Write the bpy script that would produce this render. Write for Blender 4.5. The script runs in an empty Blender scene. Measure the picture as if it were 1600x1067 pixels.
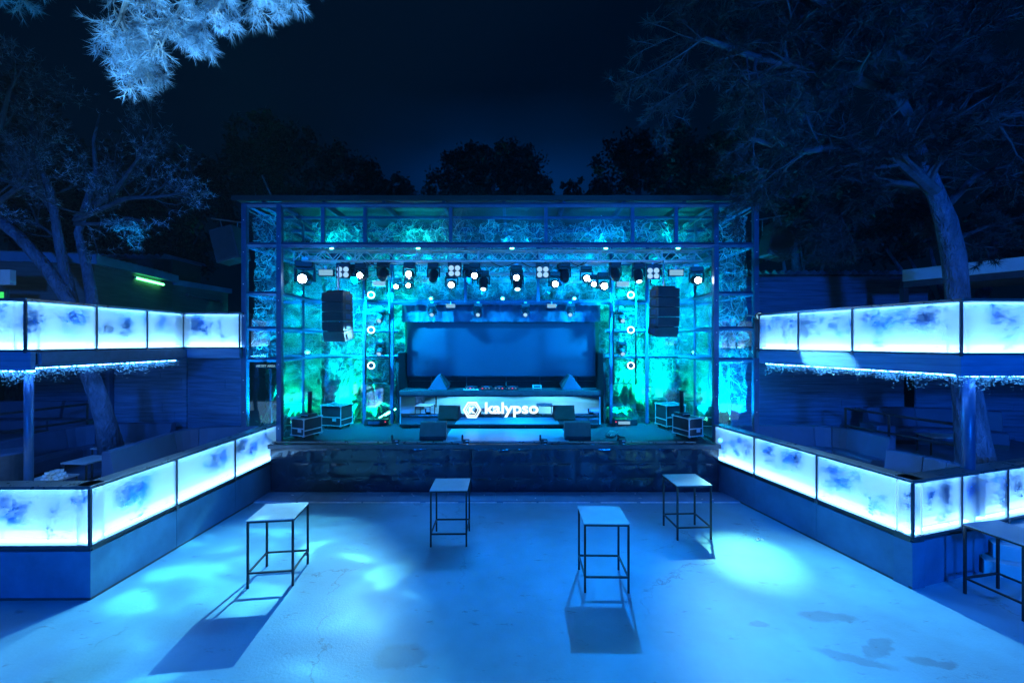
import bpy, math, random
import numpy as np
from mathutils import Vector, noise, Matrix

sc = bpy.context.scene
R = math.radians
F, H = 650.0, 3.8            # focal length in photo pixels, eye height in metres

def at(px, py, d):           # pixel of the photo at a chosen distance -> point in the place
    return Vector(((px-800)/F*d, d, H-(py-533.5)/F*d))

# ------------------------------------------------------------------ camera, world, exposure
cd = bpy.data.cameras.new('camera'); cam = bpy.data.objects.new('camera', cd)
sc.collection.objects.link(cam); sc.camera = cam
cam.location = (0, 0, H); cam.rotation_euler = (R(90), 0, 0)
cd.sensor_width = 36; cd.lens = F/1600*36; cd.clip_end = 500; cd.clip_start = .05
w = bpy.data.worlds.new('World'); sc.world = w; w.use_nodes = True
nt = w.node_tree; nt.nodes.clear()
wo = nt.nodes.new('ShaderNodeOutputWorld'); bg = nt.nodes.new('ShaderNodeBackground')
tc = nt.nodes.new('ShaderNodeTexCoord'); sp = nt.nodes.new('ShaderNodeSeparateXYZ')
cr = nt.nodes.new('ShaderNodeValToRGB'); ns = nt.nodes.new('ShaderNodeTexNoise'); mx = nt.nodes.new('ShaderNodeMath')
mx.operation = 'MULTIPLY_ADD'; mx.inputs[1].default_value = .16; ns.inputs['Scale'].default_value = 2.4; ns.inputs['Detail'].default_value = 4
nt.links.new(tc.outputs['Generated'], sp.inputs[0]); nt.links.new(tc.outputs['Generated'], ns.inputs[0])
nt.links.new(ns.outputs[0], mx.inputs[0]); nt.links.new(sp.outputs[2], mx.inputs[2])
nt.links.new(mx.outputs[0], cr.inputs[0]); nt.links.new(bg.outputs[0], wo.inputs[0])
e = cr.color_ramp.elements                     # night sky: blue town glow low down ahead, near black overhead
e[0].position = .28; e[0].color = (.0, .024, .115, 1); e[1].position = .90; e[1].color = (.0, .0, .0, 1)
for p_, c_ in ((.45,(.0,.015,.080,1)),(.52,(.0,.0050,.024,1)),(.60,(.0,.0004,.0020,1))): k = e.new(p_); k.color = c_
hx = nt.nodes.new('ShaderNodeMath'); hx.operation = 'ABSOLUTE'; nt.links.new(sp.outputs[0], hx.inputs[0])
hm = nt.nodes.new('ShaderNodeMapRange'); hm.interpolation_type = 'SMOOTHSTEP'; hm.inputs[1].default_value = .05; hm.inputs[2].default_value = .42; hm.inputs[3].default_value = 1; hm.inputs[4].default_value = 0
nt.links.new(hx.outputs[0], hm.inputs[0])
gm = nt.nodes.new('ShaderNodeMix'); gm.data_type = 'RGBA'; gm.inputs[6].default_value = (.0, .0026, .0100, 1); gm.blend_type = 'ADD'
nt.links.new(hm.outputs[0], gm.inputs[0]); nt.links.new(cr.outputs[0], gm.inputs[7]); nt.links.new(gm.outputs[2], bg.inputs[0])
bg.inputs[1].default_value = 1.0
sc.view_settings.view_transform = 'Standard'; sc.view_settings.look = 'None'
sc.view_settings.gamma = 1; sc.view_settings.exposure = 0
cy = sc.cycles
cy.max_bounces = 8; cy.diffuse_bounces = 4; cy.glossy_bounces = 4; cy.transmission_bounces = 4; cy.transparent_max_bounces = 24
cy.sample_clamp_indirect = 25; cy.sample_clamp_direct = 0; cy.caustics_reflective = False; cy.caustics_refractive = False
cy.use_denoising = True; cy.use_light_tree = True

# ------------------------------------------------------------------ helpers
rng = random.Random(7)
def link(o): sc.collection.objects.link(o); return o

class MB:
    def __init__(s): s.v = []; s.f = []
    def add(s, vs, fs):
        n = len(s.v); s.v += [tuple(v) for v in vs]; s.f += [tuple(i+n for i in f) for f in fs]; return s
    def box(s, x0, x1, y0, y1, z0, z1):
        return s.add([(x0,y0,z0),(x1,y0,z0),(x1,y1,z0),(x0,y1,z0),(x0,y0,z1),(x1,y0,z1),(x1,y1,z1),(x0,y1,z1)],
                     [(0,3,2,1),(4,5,6,7),(0,1,5,4),(1,2,6,5),(2,3,7,6),(3,0,4,7)])
    def cbox(s, c, sz, rz=0, rx=0, ry=0):
        m = Matrix.Translation(c) @ Matrix.Rotation(rz,4,'Z') @ Matrix.Rotation(ry,4,'Y') @ Matrix.Rotation(rx,4,'X')
        h = [k/2 for k in sz]
        vs = [m @ Vector((a*h[0], b*h[1], c_*h[2])) for c_ in (-1,1) for a,b in ((-1,-1),(1,-1),(1,1),(-1,1))]
        return s.add(vs, [(0,3,2,1),(4,5,6,7),(0,1,5,4),(1,2,6,5),(2,3,7,6),(3,0,4,7)])
    def obox(s, o, u, n, us, nsp, zs):   # box in a frame of ground directions u, n
        p = lambda a,b,c: (o[0]+u[0]*a+n[0]*b, o[1]+u[1]*a+n[1]*b, c)
        vs = [p(a,b,c) for c in zs for a,b in ((us[0],nsp[0]),(us[1],nsp[0]),(us[1],nsp[1]),(us[0],nsp[1]))]
        return s.add(vs, [(0,3,2,1),(4,5,6,7),(0,1,5,4),(1,2,6,5),(2,3,7,6),(3,0,4,7)])
    def tube(s, pts, rad, n=8, cap=True):
        pts = [Vector(p) for p in pts]
        if not hasattr(rad, '__len__'): rad = [rad]*len(pts)
        vs = []; prev = None
        for i, p in enumerate(pts):
            t = (pts[min(i+1,len(pts)-1)]-pts[max(i-1,0)])
            if t.length < 1e-6: t = Vector((0,0,1))
            t.normalize()
            if prev is None:
                a = t.cross(Vector((0,0,1)) if abs(t.z) < .9 else Vector((1,0,0))).normalized()
            else:
                a = (prev - t*prev.dot(t))
                a = a.normalized() if a.length > 1e-4 else t.cross(Vector((0,1,.3))).normalized()
            prev = a; b = t.cross(a)
            for k in range(n):
                q = 2*math.pi*k/n
                vs.append(p + (a*math.cos(q)+b*math.sin(q))*rad[i])
        fs = []
        for i in range(len(pts)-1):
            for k in range(n):
                k2 = (k+1) % n
                fs.append((i*n+k, i*n+k2, (i+1)*n+k2, (i+1)*n+k))
        if cap: fs += [tuple(range(n))[::-1], tuple((len(pts)-1)*n+k for k in range(n))]
        return s.add(vs, fs)
    def bar(s, a, b, r=.02, n=8): return s.tube([a,b], r, n)
    def sbar(s, a, b, w=.04):            # square bar
        a = Vector(a); b = Vector(b); return s.tube([a,b], w*.707, 4)
    def prism(s, poly, fn):              # poly 2D list, fn(p, side)->3D
        n = len(poly); vs = [fn(p,0) for p in poly]+[fn(p,1) for p in poly]
        return s.add(vs, [tuple(range(n))[::-1], tuple(range(n,2*n))]+[(i,(i+1)%n,n+(i+1)%n,n+i) for i in range(n)])
    def build(s, name, m, parent=None, smooth=False, bevel=0, sub=0):
        me = bpy.data.meshes.new(name)
        me.from_pydata(s.v, [], s.f); me.materials.append(m)
        o = bpy.data.objects.new(name, me); link(o)
        if parent is not None:
            o.parent = parent
            off = Vector((0,0,0)); q = parent
            while q is not None:
                off += q.location; q = q.parent
            if parent.get('_world', 0) or parent.get('_w2', 0):
                me.transform(Matrix.Translation(-off))
                o['_w2'] = 1
        if smooth:
            me.shade_smooth()
        me.update()
        if bevel:
            b = o.modifiers.new('bevel', 'BEVEL'); b.width = bevel; b.segments = 2; b.limit_method = 'ANGLE'
        return o

def tag(o, label=None, cat=None, group=None, kind=None):
    if label: o['label'] = label
    if cat: o['category'] = cat
    if group: o['group'] = group
    if kind: o['kind'] = kind
    return o
def thing(name, label, cat, loc=(0,0,0), group=None, world=True, rz=0):
    o = bpy.data.objects.new(name, None); link(o); o.location = loc; o.empty_display_size = .2
    o.rotation_euler = (0,0,rz)
    if world: o['_world'] = 1
    return tag(o, label, cat, group)
def children(o): return [c for c in bpy.data.objects if c.parent == o]
def copy_tree(o, parent=None, kids=None):
    c = o.copy(); link(c); c.parent = parent
    for ch in KIDS.setdefault(o.name, children(o)): copy_tree(ch, c)
    return c
KIDS = {}
def dup(o, label, loc, rz=0, scale=None, group=None, rot=None):
    c = copy_tree(o); c['label'] = label; c.location = loc
    c.rotation_euler = rot if rot else (0,0,rz)
    if scale: c.scale = (scale,)*3
    if group: c['group'] = group
    return c

# ------------------------------------------------------------------ materials
def mat(name, col, rough=.6, metal=0, var=.25, scale=6, bump=0, bscale=40, coat=0, stretch=None, spec=.5, cracks=False):
    m = bpy.data.materials.new(name); m.use_nodes = True; t = m.node_tree; N = t.nodes; L = t.links
    b = N['Principled BSDF']; b.inputs['Roughness'].default_value = rough; b.inputs['Metallic'].default_value = metal
    b.inputs['Specular IOR Level'].default_value = spec
    if coat: b.inputs['Coat Weight'].default_value = coat; b.inputs['Coat Roughness'].default_value = .08
    tc = N.new('ShaderNodeTexCoord'); mp = N.new('ShaderNodeMapping'); L.new(tc.outputs['Object'], mp.inputs[0])
    if stretch: mp.inputs['Scale'].default_value = stretch
    n = N.new('ShaderNodeTexNoise'); n.inputs['Scale'].default_value = scale; n.inputs['Detail'].default_value = 6; n.inputs['Roughness'].default_value = .62
    L.new(mp.outputs[0], n.inputs[0])
    r = N.new('ShaderNodeValToRGB'); L.new(n.outputs[0], r.inputs[0])
    r.color_ramp.elements[0].position = .3; r.color_ramp.elements[1].position = .7
    r.color_ramp.elements[0].color = tuple(c*(1-var) for c in col)+(1,)
    r.color_ramp.elements[1].color = tuple(min(1,c*(1+var)) for c in col)+(1,)
    L.new(r.outputs[0], b.inputs['Base Color'])
    rr = N.new('ShaderNodeMapRange'); rr.inputs[3].default_value = max(0,rough-.12); rr.inputs[4].default_value = min(1,rough+.12)
    L.new(n.outputs[0], rr.inputs[0]); L.new(rr.outputs[0], b.inputs['Roughness'])
    if bump:
        n2 = N.new('ShaderNodeTexNoise'); n2.inputs['Scale'].default_value = bscale; n2.inputs['Detail'].default_value = 5
        L.new(mp.outputs[0], n2.inputs[0]); bp = N.new('ShaderNodeBump'); bp.inputs['Strength'].default_value = bump
        bp.inputs['Distance'].default_value = .03; L.new(n2.outputs[0], bp.inputs['Height']); L.new(bp.outputs[0], b.inputs['Normal'])
    return m

def emis(name, col, st):
    m = bpy.data.materials.new(name); m.use_nodes = True; t = m.node_tree; t.nodes.clear()
    o = t.nodes.new('ShaderNodeOutputMaterial'); e = t.nodes.new('ShaderNodeEmission')
    e.inputs[0].default_value = col+(1,); e.inputs[1].default_value = st; t.links.new(e.outputs[0], o.inputs[0]); return m

def glass_mat(name, tint=(.85,.95,1), refl=.12, rough=.02, wav=.0):
    m = bpy.data.materials.new(name); m.use_nodes = True; t = m.node_tree; N = t.nodes; L = t.links; N.clear()
    o = N.new('ShaderNodeOutputMaterial'); mix = N.new('ShaderNodeMixShader'); tr = N.new('ShaderNodeBsdfTransparent'); g = N.new('ShaderNodeBsdfGlossy')
    tr.inputs[0].default_value = tint+(1,); g.inputs['Roughness'].default_value = rough; g.inputs[0].default_value = (1,1,1,1)
    lw = N.new('ShaderNodeLayerWeight'); lw.inputs[0].default_value = .35
    ad = N.new('ShaderNodeMath'); ad.operation = 'MULTIPLY_ADD'; ad.inputs[1].default_value = .5; ad.inputs[2].default_value = refl
    L.new(lw.outputs['Fresnel'], ad.inputs[0]); ad.use_clamp = True
    L.new(ad.outputs[0], mix.inputs[0]); L.new(tr.outputs[0], mix.inputs[1]); L.new(g.outputs[0], mix.inputs[2]); L.new(mix.outputs[0], o.inputs[0])
    if wav:
        tc = N.new('ShaderNodeTexCoord'); n = N.new('ShaderNodeTexNoise'); n.inputs['Scale'].default_value = 1.1; n.inputs['Detail'].default_value = 1
        L.new(tc.outputs['Object'], n.inputs[0]); bp = N.new('ShaderNodeBump'); bp.inputs['Strength'].default_value = wav; bp.inputs['Distance'].default_value = .1
        L.new(n.outputs[0], bp.inputs['Height']); L.new(bp.outputs[0], g.inputs['Normal'])
    return m

def frosted(name):
    m = bpy.data.materials.new(name); m.use_nodes = True; t = m.node_tree; N = t.nodes; L = t.links; N.clear()
    o = N.new('ShaderNodeOutputMaterial'); a = N.new('ShaderNodeMixShader'); b = N.new('ShaderNodeMixShader')
    tr = N.new('ShaderNodeBsdfTransparent'); tl = N.new('ShaderNodeBsdfTranslucent'); g = N.new('ShaderNodeBsdfGlossy')
    tr.inputs[0].default_value = (.9,.96,1,1); tl.inputs[0].default_value = (.9,.95,1,1); g.inputs['Roughness'].default_value = .15
    a.inputs[0].default_value = .38; b.inputs[0].default_value = .05
    L.new(tr.outputs[0], a.inputs[1]); L.new(tl.outputs[0], a.inputs[2]); L.new(a.outputs[0], b.inputs[1]); L.new(g.outputs[0], b.inputs[2]); L.new(b.outputs[0], o.inputs[0])
    return m

def lightbox(name, col, st):
    m = mat(name, (.8,.82,.85), .6, var=.04); b = m.node_tree.nodes['Principled BSDF']
    b.inputs['Emission Color'].default_value = col+(1,); b.inputs['Emission Strength'].default_value = st; return m

def leaf_mat(name, col, transl=.35):
    m = bpy.data.materials.new(name); m.use_nodes = True; t = m.node_tree; N = t.nodes; L = t.links
    b = N['Principled BSDF']; b.inputs['Roughness'].default_value = .5
    o = N['Material Output']; tl = N.new('ShaderNodeBsdfTranslucent'); mx = N.new('ShaderNodeMixShader'); mx.inputs[0].default_value = transl
    tc = N.new('ShaderNodeTexCoord'); n = N.new('ShaderNodeTexNoise'); n.inputs['Scale'].default_value = 1.7; n.inputs['Detail'].default_value = 3
    r = N.new('ShaderNodeValToRGB'); L.new(tc.outputs['Object'], n.inputs[0]); L.new(n.outputs[0], r.inputs[0])
    r.color_ramp.elements[0].position = .35; r.color_ramp.elements[1].position = .65
    r.color_ramp.elements[0].color = tuple(c*.5 for c in col)+(1,); r.color_ramp.elements[1].color = tuple(c*1.4 for c in col)+(1,)
    L.new(r.outputs[0], b.inputs['Base Color']); L.new(r.outputs[0], tl.inputs[0])
    L.new(b.outputs[0], mx.inputs[1]); L.new(tl.outputs[0], mx.inputs[2]); L.new(mx.outputs[0], o.inputs[0]); return m

def bark(name, col, scale=9):
    m = mat(name, col, .85, var=.5, scale=7, stretch=(1,1,.35)); t = m.node_tree; N = t.nodes; L = t.links
    b = N['Principled BSDF']; tc = N.new('ShaderNodeTexCoord'); mp = N.new('ShaderNodeMapping'); mp.inputs['Scale'].default_value = (1,1,.4)
    L.new(tc.outputs['Object'], mp.inputs[0]); v = N.new('ShaderNodeTexVoronoi'); v.feature = 'DISTANCE_TO_EDGE'; v.inputs['Scale'].default_value = scale
    nn = N.new('ShaderNodeTexNoise'); nn.inputs['Scale'].default_value = 12; L.new(mp.outputs[0], nn.inputs[0])
    mixv = N.new('ShaderNodeVectorMath'); mixv.operation = 'MULTIPLY_ADD'; mixv.inputs[1].default_value = (.18,.18,.18)
    L.new(nn.outputs[1], mixv.inputs[0]); L.new(mp.outputs[0], mixv.inputs[2]); L.new(mixv.outputs[0], v.inputs[0])
    bp = N.new('ShaderNodeBump'); bp.inputs['Strength'].default_value = 1; bp.inputs['Distance'].default_value = .08
    L.new(v.outputs[0], bp.inputs['Height']); L.new(bp.outputs[0], b.inputs['Normal']); return m

def floor_mat(name, col):
    m = mat(name, col,   .5, var=.16, scale=.9, bump=.12, bscale=30); t = m.node_tree; N = t.nodes; L = t.links
    b = N['Principled BSDF']; tc = N.new('ShaderNodeTexCoord'); src = b.inputs['Base Color'].links[0].from_socket
    # hairline cracks, scuffs and dark spill stains, each with a shape of its own
    nz = N.new('ShaderNodeTexNoise'); nz.inputs['Scale'].default_value = 1.3; nz.inputs['Detail'].default_value = 8; nz.inputs['Roughness'].default_value = .7
    L.new(tc.outputs['Object'], nz.inputs[0])
    ma = N.new('ShaderNodeVectorMath'); ma.operation = 'MULTIPLY_ADD'; ma.inputs[1].default_value = (1.3,1.3,0)
    L.new(nz.outputs[1], ma.inputs[0]); L.new(tc.outputs['Object'], ma.inputs[2])
    v = N.new('ShaderNodeTexVoronoi'); v.feature = 'DISTANCE_TO_EDGE'; v.inputs['Scale'].default_value = .33; L.new(ma.outputs[0], v.inputs[0])
    c1 = N.new('ShaderNodeMapRange'); c1.inputs[1].default_value = .0; c1.inputs[2].default_value = .005; c1.inputs[3].default_value = .6; c1.inputs[4].default_value = 0
    L.new(v.outputs[0], c1.inputs[0])
    msk = N.new('ShaderNodeTexNoise'); msk.inputs['Scale'].default_value = .55; L.new(tc.outputs['Object'], msk.inputs[0])
    mr = N.new('ShaderNodeMapRange'); mr.inputs[1].default_value = .5; mr.inputs[2].default_value = .6; L.new(msk.outputs[0], mr.inputs[0])
    mm = N.new('ShaderNodeMath'); mm.operation = 'MULTIPLY'; L.new(c1.outputs[0], mm.inputs[0]); L.new(mr.outputs[0], mm.inputs[1])
    # scuffs
    mp = N.new('ShaderNodeMapping'); mp.inputs['Scale'].default_value = (1,2.6,1); mp.inputs['Rotation'].default_value = (0,0,.7); L.new(tc.outputs['Object'], mp.inputs[0])
    s1 = N.new('ShaderNodeTexNoise'); s1.inputs['Scale'].default_value = 2.6; s1.inputs['Detail'].default_value = 7; s1.inputs['Roughness'].default_value = .75; L.new(mp.outputs[0], s1.inputs[0])
    s2 = N.new('ShaderNodeMapRange'); s2.inputs[1].default_value = .60; s2.inputs[2].default_value = .66; s2.inputs[4].default_value = .42; L.new(s1.outputs[0], s2.inputs[0])
    d1 = N.new('ShaderNodeTexNoise'); d1.inputs['Scale'].default_value = 22; d1.inputs['Detail'].default_value = 3; L.new(tc.outputs['Object'], d1.inputs[0])
    d2 = N.new('ShaderNodeMapRange'); d2.inputs[1].default_value = .735; d2.inputs[2].default_value = .76; d2.inputs[4].default_value = .6; L.new(d1.outputs[0], d2.inputs[0])
    # broad worn lighter and darker areas
    w1 = N.new('ShaderNodeTexNoise'); w1.inputs['Scale'].default_value = .35; w1.inputs['Detail'].default_value = 5; L.new(tc.outputs['Object'], w1.inputs[0])
    w2 = N.new('ShaderNodeMapRange'); w2.inputs[1].default_value = .4; w2.inputs[2].default_value = .62; w2.inputs[4].default_value = .40; L.new(w1.outputs[0], w2.inputs[0])
    mxx = None
    cur = mm.outputs[0]
    for q in (s2.outputs[0], d2.outputs[0], w2.outputs[0]):
        a = N.new('ShaderNodeMath'); a.operation = 'ADD'; a.use_clamp = True; L.new(cur, a.inputs[0]); L.new(q, a.inputs[1]); cur = a.outputs[0]
    # footprint-like damp marks near the right front
    for (x, y, rx, ry, rot) in ((4.1,5.0,.42,.10,-.35),(4.55,5.15,.30,.09,.5),(5.0,4.95,.3,.08,-.2),(4.35,5.75,.38,.13,-.1),(-1.35,5.03,.32,.2,0),(3.3,5.55,.12,.08,0)):
        mpp = N.new('ShaderNodeMapping'); mpp.vector_type = 'TEXTURE'; mpp.inputs['Location'].default_value = (x,y,0); mpp.inputs['Rotation'].default_value = (0,0,rot)
        mpp.inputs['Scale'].default_value = (rx,ry,1); wob = N.new('ShaderNodeVectorMath'); wob.operation = 'MULTIPLY_ADD'; wob.inputs[1].default_value = (.5,.5,0)
        L.new(nz.outputs[1], wob.inputs[0]); sb = N.new('ShaderNodeVectorMath'); sb.operation = 'SUBTRACT'; sb.inputs[1].default_value = (.25,.25,0)
        L.new(tc.outputs['Object'], wob.inputs[2]); L.new(wob.outputs[0], sb.inputs[0]); L.new(sb.outputs[0], mpp.inputs[0])
        ln = N.new('ShaderNodeVectorMath'); ln.operation = 'LENGTH'; L.new(mpp.outputs[0], ln.inputs[0])
        q = N.new('ShaderNodeMapRange'); q.inputs[1].default_value = .75; q.inputs[2].default_value = 1.1; q.inputs[3].default_value = .34; q.inputs[4].default_value = 0; L.new(ln.outputs[1], q.inputs[0])
        a = N.new('ShaderNodeMath'); a.operation = 'ADD'; a.use_clamp = True; L.new(cur, a.inputs[0]); L.new(q.outputs[0], a.inputs[1]); cur = a.outputs[0]
    mix = N.new('ShaderNodeMix'); mix.data_type = 'RGBA'; L.new(cur, mix.inputs[0]); L.new(src, mix.inputs[6]); mix.inputs[7].default_value = (.10,.11,.12,1)
    L.new(mix.outputs[2], b.inputs['Base Color'])
    return m

def net_mat(name, col, sc1=3.0, sc2=9.0, base=.3):  # bright vein lines also mimic reflections in the pavilion glass
    m = bpy.data.materials.new(name); m.use_nodes = True; t = m.node_tree; N = t.nodes; L = t.links; N.clear()
    o = N.new('ShaderNodeOutputMaterial'); tc = N.new('ShaderNodeTexCoord')
    nz = N.new('ShaderNodeTexNoise'); nz.inputs['Scale'].default_value = 2.0; nz.inputs['Detail'].default_value = 5; L.new(tc.outputs['Object'], nz.inputs[0])
    ma = N.new('ShaderNodeVectorMath'); ma.operation = 'MULTIPLY_ADD'; ma.inputs[1].default_value = (.9,.9,.9); L.new(nz.outputs[1], ma.inputs[0]); L.new(tc.outputs['Object'], ma.inputs[2])
    cur = None
    for s_, wd in ((sc1,.03),(sc2,.045),(sc2*3.1,.05)):
        v = N.new('ShaderNodeTexVoronoi'); v.feature = 'DISTANCE_TO_EDGE'; v.inputs['Scale'].default_value = s_; L.new(ma.outputs[0], v.inputs[0])
        r = N.new('ShaderNodeMapRange'); r.inputs[1].default_value = 0; r.inputs[2].default_value = wd; r.inputs[3].default_value = 1; r.inputs[4].default_value = base; L.new(v.outputs[0], r.inputs[0])
        if cur is None: cur = r.outputs[0]
        else:
            q = N.new('ShaderNodeMath'); q.operation = 'MAXIMUM'; L.new(cur, q.inputs[0]); L.new(r.outputs[0], q.inputs[1]); cur = q.outputs[0]
    d = N.new('ShaderNodeBsdfDiffuse'); tl = N.new('ShaderNodeBsdfTranslucent'); d.inputs[0].default_value = col+(1,); tl.inputs[0].default_value = col+(1,)
    a = N.new('ShaderNodeMixShader'); a.inputs[0].default_value = .45; L.new(d.outputs[0], a.inputs[1]); L.new(tl.outputs[0], a.inputs[2])
    tr = N.new('ShaderNodeBsdfTransparent'); b = N.new('ShaderNodeMixShader'); L.new(cur, b.inputs[0]); L.new(tr.outputs[0], b.inputs[1]); L.new(a.outputs[0], b.inputs[2]); L.new(b.outputs[0], o.inputs[0])
    return m

M = dict(
 floor=floor_mat('painted_concrete', (.18,.48,.62)), soil=mat('soil',(.05,.05,.045),.9,bump=.4),
 curb=mat('paving_slab',(.16,.28,.40),.6,var=.2,scale=2.5,bump=.15), curbtrim=mat('pale_edge_trim',(.75,.76,.78),.5),
 wall=mat('painted_parapet_wall',(.06,.19,.33),.45,var=.30,scale=1.3,bump=.1,bscale=12), terrace=mat('terrace_floor',(.08,.14,.22),.7,var=.2),
 wood=mat('stained_planks',(.07,.17,.30),.55,var=.45,scale=2.2,bump=.3,bscale=9,stretch=(.35,.35,6)), fascia=mat('deck_fascia',(.07,.20,.36),.45,var=.35,scale=2.4,bump=.2,bscale=9,stretch=(.3,.3,5)),
 steel=mat('dark_painted_steel',(.07,.075,.085),.35,metal=.3,var=.2), steelb=mat('blue_grey_steel_frame',(.04,.11,.22),.35,metal=.2,var=.15),
 rail=mat('brushed_rail',(.22,.23,.25),.3,metal=.7,var=.15), blackm=mat('black_metal',(.03,.03,.035),.4,metal=.4), alu=mat('aluminium',(.75,.78,.82),.45,metal=.35,var=.08),
 tabletop=mat('grey_table_top',(.44,.46,.48),.32,var=.12,scale=4), sofa=mat('upholstery',(.045,.10,.19),.6,var=.12,scale=3,bump=.12,bscale=60), sofadark=mat('sofa_plinth',(.05,.05,.055),.6),
 stage=mat('stage_floor',(.012,.018,.03),.7,var=.3,scale=2,bump=.05), mat_=mat('stage_mat',(.20,.34,.46),.35,var=.25,scale=1.4),
 skirt=mat('glossy_black_vinyl',(.008,.016,.035),.2,var=.2,scale=3,bump=.35,bscale=5,coat=.5), screen=mat('matt_screen',(.005,.020,.050),.4,var=.05,scale=.8), black=mat('black_cloth',(.02,.02,.024),.8,bump=.2),
 drape=mat('dark_drape',(.04,.10,.18),.75,var=.2), case=mat('flight_case_laminate',(.04,.042,.05),.35,var=.2), speaker=mat('speaker_cabinet',(.05,.052,.06),.5,bump=.1,bscale=80),
 grille=mat('speaker_grille',(.035,.035,.04),.6,bump=.5,bscale=160), lampbody=mat('lamp_housing',(.03,.03,.035),.3,var=.15), roof=mat('roof_sheet',(.10,.11,.12),.5,var=.25), reflvein=mat('reflection_vein',(.85,.92,.92),.5), roofdark=mat('roof_edge',(.02,.02,.022),.7),  # pale strands that stand in for reflections in the glass
 glass=glass_mat('clear_glass', refl=.22, wav=.10), glass2=glass_mat('clear_front_glass', refl=.05, wav=.1), mirror=mat('mirror',(.88,.9,.92),.03,metal=1,var=.02), frost=frosted('frosted_glass'),
 back=lightbox('lightbox_backing',(.34,.70,.96),.64), led=emis('led_strip',(.14,.48,1.0),30), ledbar=emis('led_bar_glow',(.52,.80,1.0),3.2), ledtop=emis('led_strip_thin',(.14,.46,1.0),13), leddeck=emis('led_strip_under_deck',(.06,.28,1.0),60),
 leafin=leaf_mat('screened_leaves',(.06,.50,.88),.6), ivy=leaf_mat('ivy_leaves',(.30,.42,.36)), needle=leaf_mat('pine_needles',(.40,.56,.68),.25), needled=leaf_mat('shaded_pine_needles',(.03,.045,.05),.2), leaf=leaf_mat('dark_foliage',(.018,.028,.024),.1),  # the right crown's shade is put into the darker needle colour
 barkp=bark('pine_bark',(.08,.14,.23)), twig=mat('lit_twig',(.45,.44,.42),.8,var=.3), twigd=mat('shaded_twig',(.06,.075,.10),.8,var=.5), barkg=bark('creeper_bark',(.22,.22,.18),7), vine=mat('vine_stem',(.30,.34,.24),.7,var=.4),  # two copies of one twig: crown shade is coloured into the darker
 jleaf=leaf_mat('jungle_leaf',(.18,.40,.20),.5), net=net_mat('camouflage_net',(.52,.72,.72),.9,2.6,.16), net2=net_mat('net_dense',(.5,.68,.70),.7,2.0,.5),
 cyan=emis('cyan_lamp',(.12,1.0,.62),22), greentube=emis('green_tube',(.10,1.0,.22),9), white=emis('hot_lens',(.75,.9,1.0),60), soft=emis('soft_lens',(.36,.68,1.0),1.05), ring=emis('ring_light',(.55,.92,1.0),5),
 logo=emis('lit_lettering',(.72,.92,1.0),1.6), dim=emis('dim_panel',(.30,.66,.95),.75), sign=emis('sign_lettering',(.4,.8,1.0),.8), red=emis('red_indicator',(1,.05,.1),3), paint=mat('white_painted_board',(.62,.64,.66),.5,var=.08),
 glassware=mat('glassware',(.8,.85,.9),.12,var=.05,coat=.5), backdark=mat('dark_backdrop_wall',(.03,.032,.035),.8,var=.3), hut=mat('hut_cladding',(.10,.105,.11),.7,var=.3,scale=3,bump=.2,bscale=8,stretch=(.4,.4,5)),
)

M['mirror'].node_tree.links.remove(M['mirror'].node_tree.nodes['Principled BSDF'].inputs['Roughness'].links[0]); M['mirror'].node_tree.nodes['Principled BSDF'].inputs['Roughness'].default_value = .012
def spot(name, loc, target, col, power, size=60, blend=.4, radius=.06, parent=None, gobo=None):
    l = bpy.data.lights.new(name, 'SPOT'); l.energy = power; l.color = col; l.spot_size = R(size); l.spot_blend = blend; l.shadow_soft_size = radius
    o = bpy.data.objects.new(name, l); link(o); loc = Vector(loc); target = Vector(target)
    o.rotation_euler = (target-loc).to_track_quat('-Z','Y').to_euler()
    if parent is not None: o.parent = parent; loc = loc-parent.location
    o.location = loc
    if gobo is not None:
        l.use_nodes = True; t = l.node_tree; N = t.nodes; L = t.links; em = N['Emission']
        tc = N.new('ShaderNodeTexCoord'); nz = N.new('ShaderNodeTexNoise'); nz.inputs['Scale'].default_value = gobo; nz.inputs['Detail'].default_value = 1.0
        nz.inputs['Distortion'].default_value = 1.2
        mp = N.new('ShaderNodeMapping'); mp.inputs['Scale'].default_value = (1,2.4,1); mp.inputs['Rotation'].default_value = (0,0,.5)
        L.new(tc.outputs['Normal'], mp.inputs[0]); L.new(mp.outputs[0], nz.inputs[0])
        r = N.new('ShaderNodeValToRGB'); L.new(nz.outputs[0], r.inputs[0]); e = r.color_ramp.elements
        e[0].position = .40; e[0].color = (.32,.34,.36,1); e[1].position = .64; e[1].color = (.75,1,1,1); k = e.new(.55); k.color = (.42,.48,.50,1)
        L.new(r.outputs[0], em.inputs[0])
    return o

# ------------------------------------------------------------------ leaf / foliage helpers
def leaf_quads(mb, pts, size, r, aspect=.55, flat=None):
    for p in pts:
        s = size*r.uniform(.6,1.3)
        a = Vector((r.gauss(0,1), r.gauss(0,1), r.gauss(0,1))); a.normalize()
        b = a.cross(Vector((r.gauss(0,1), r.gauss(0,1), r.gauss(0,1)))); 
        if b.length < 1e-3: continue
        b.normalize()
        if flat is not None:
            a -= flat*a.dot(flat)*.75; b -= flat*b.dot(flat)*.75
        a *= s; b *= s*aspect; p = Vector(p)
        mb.add([p-a, p-b*.9, p+a, p+b*.9], [(0,1,2,3)])

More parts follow.
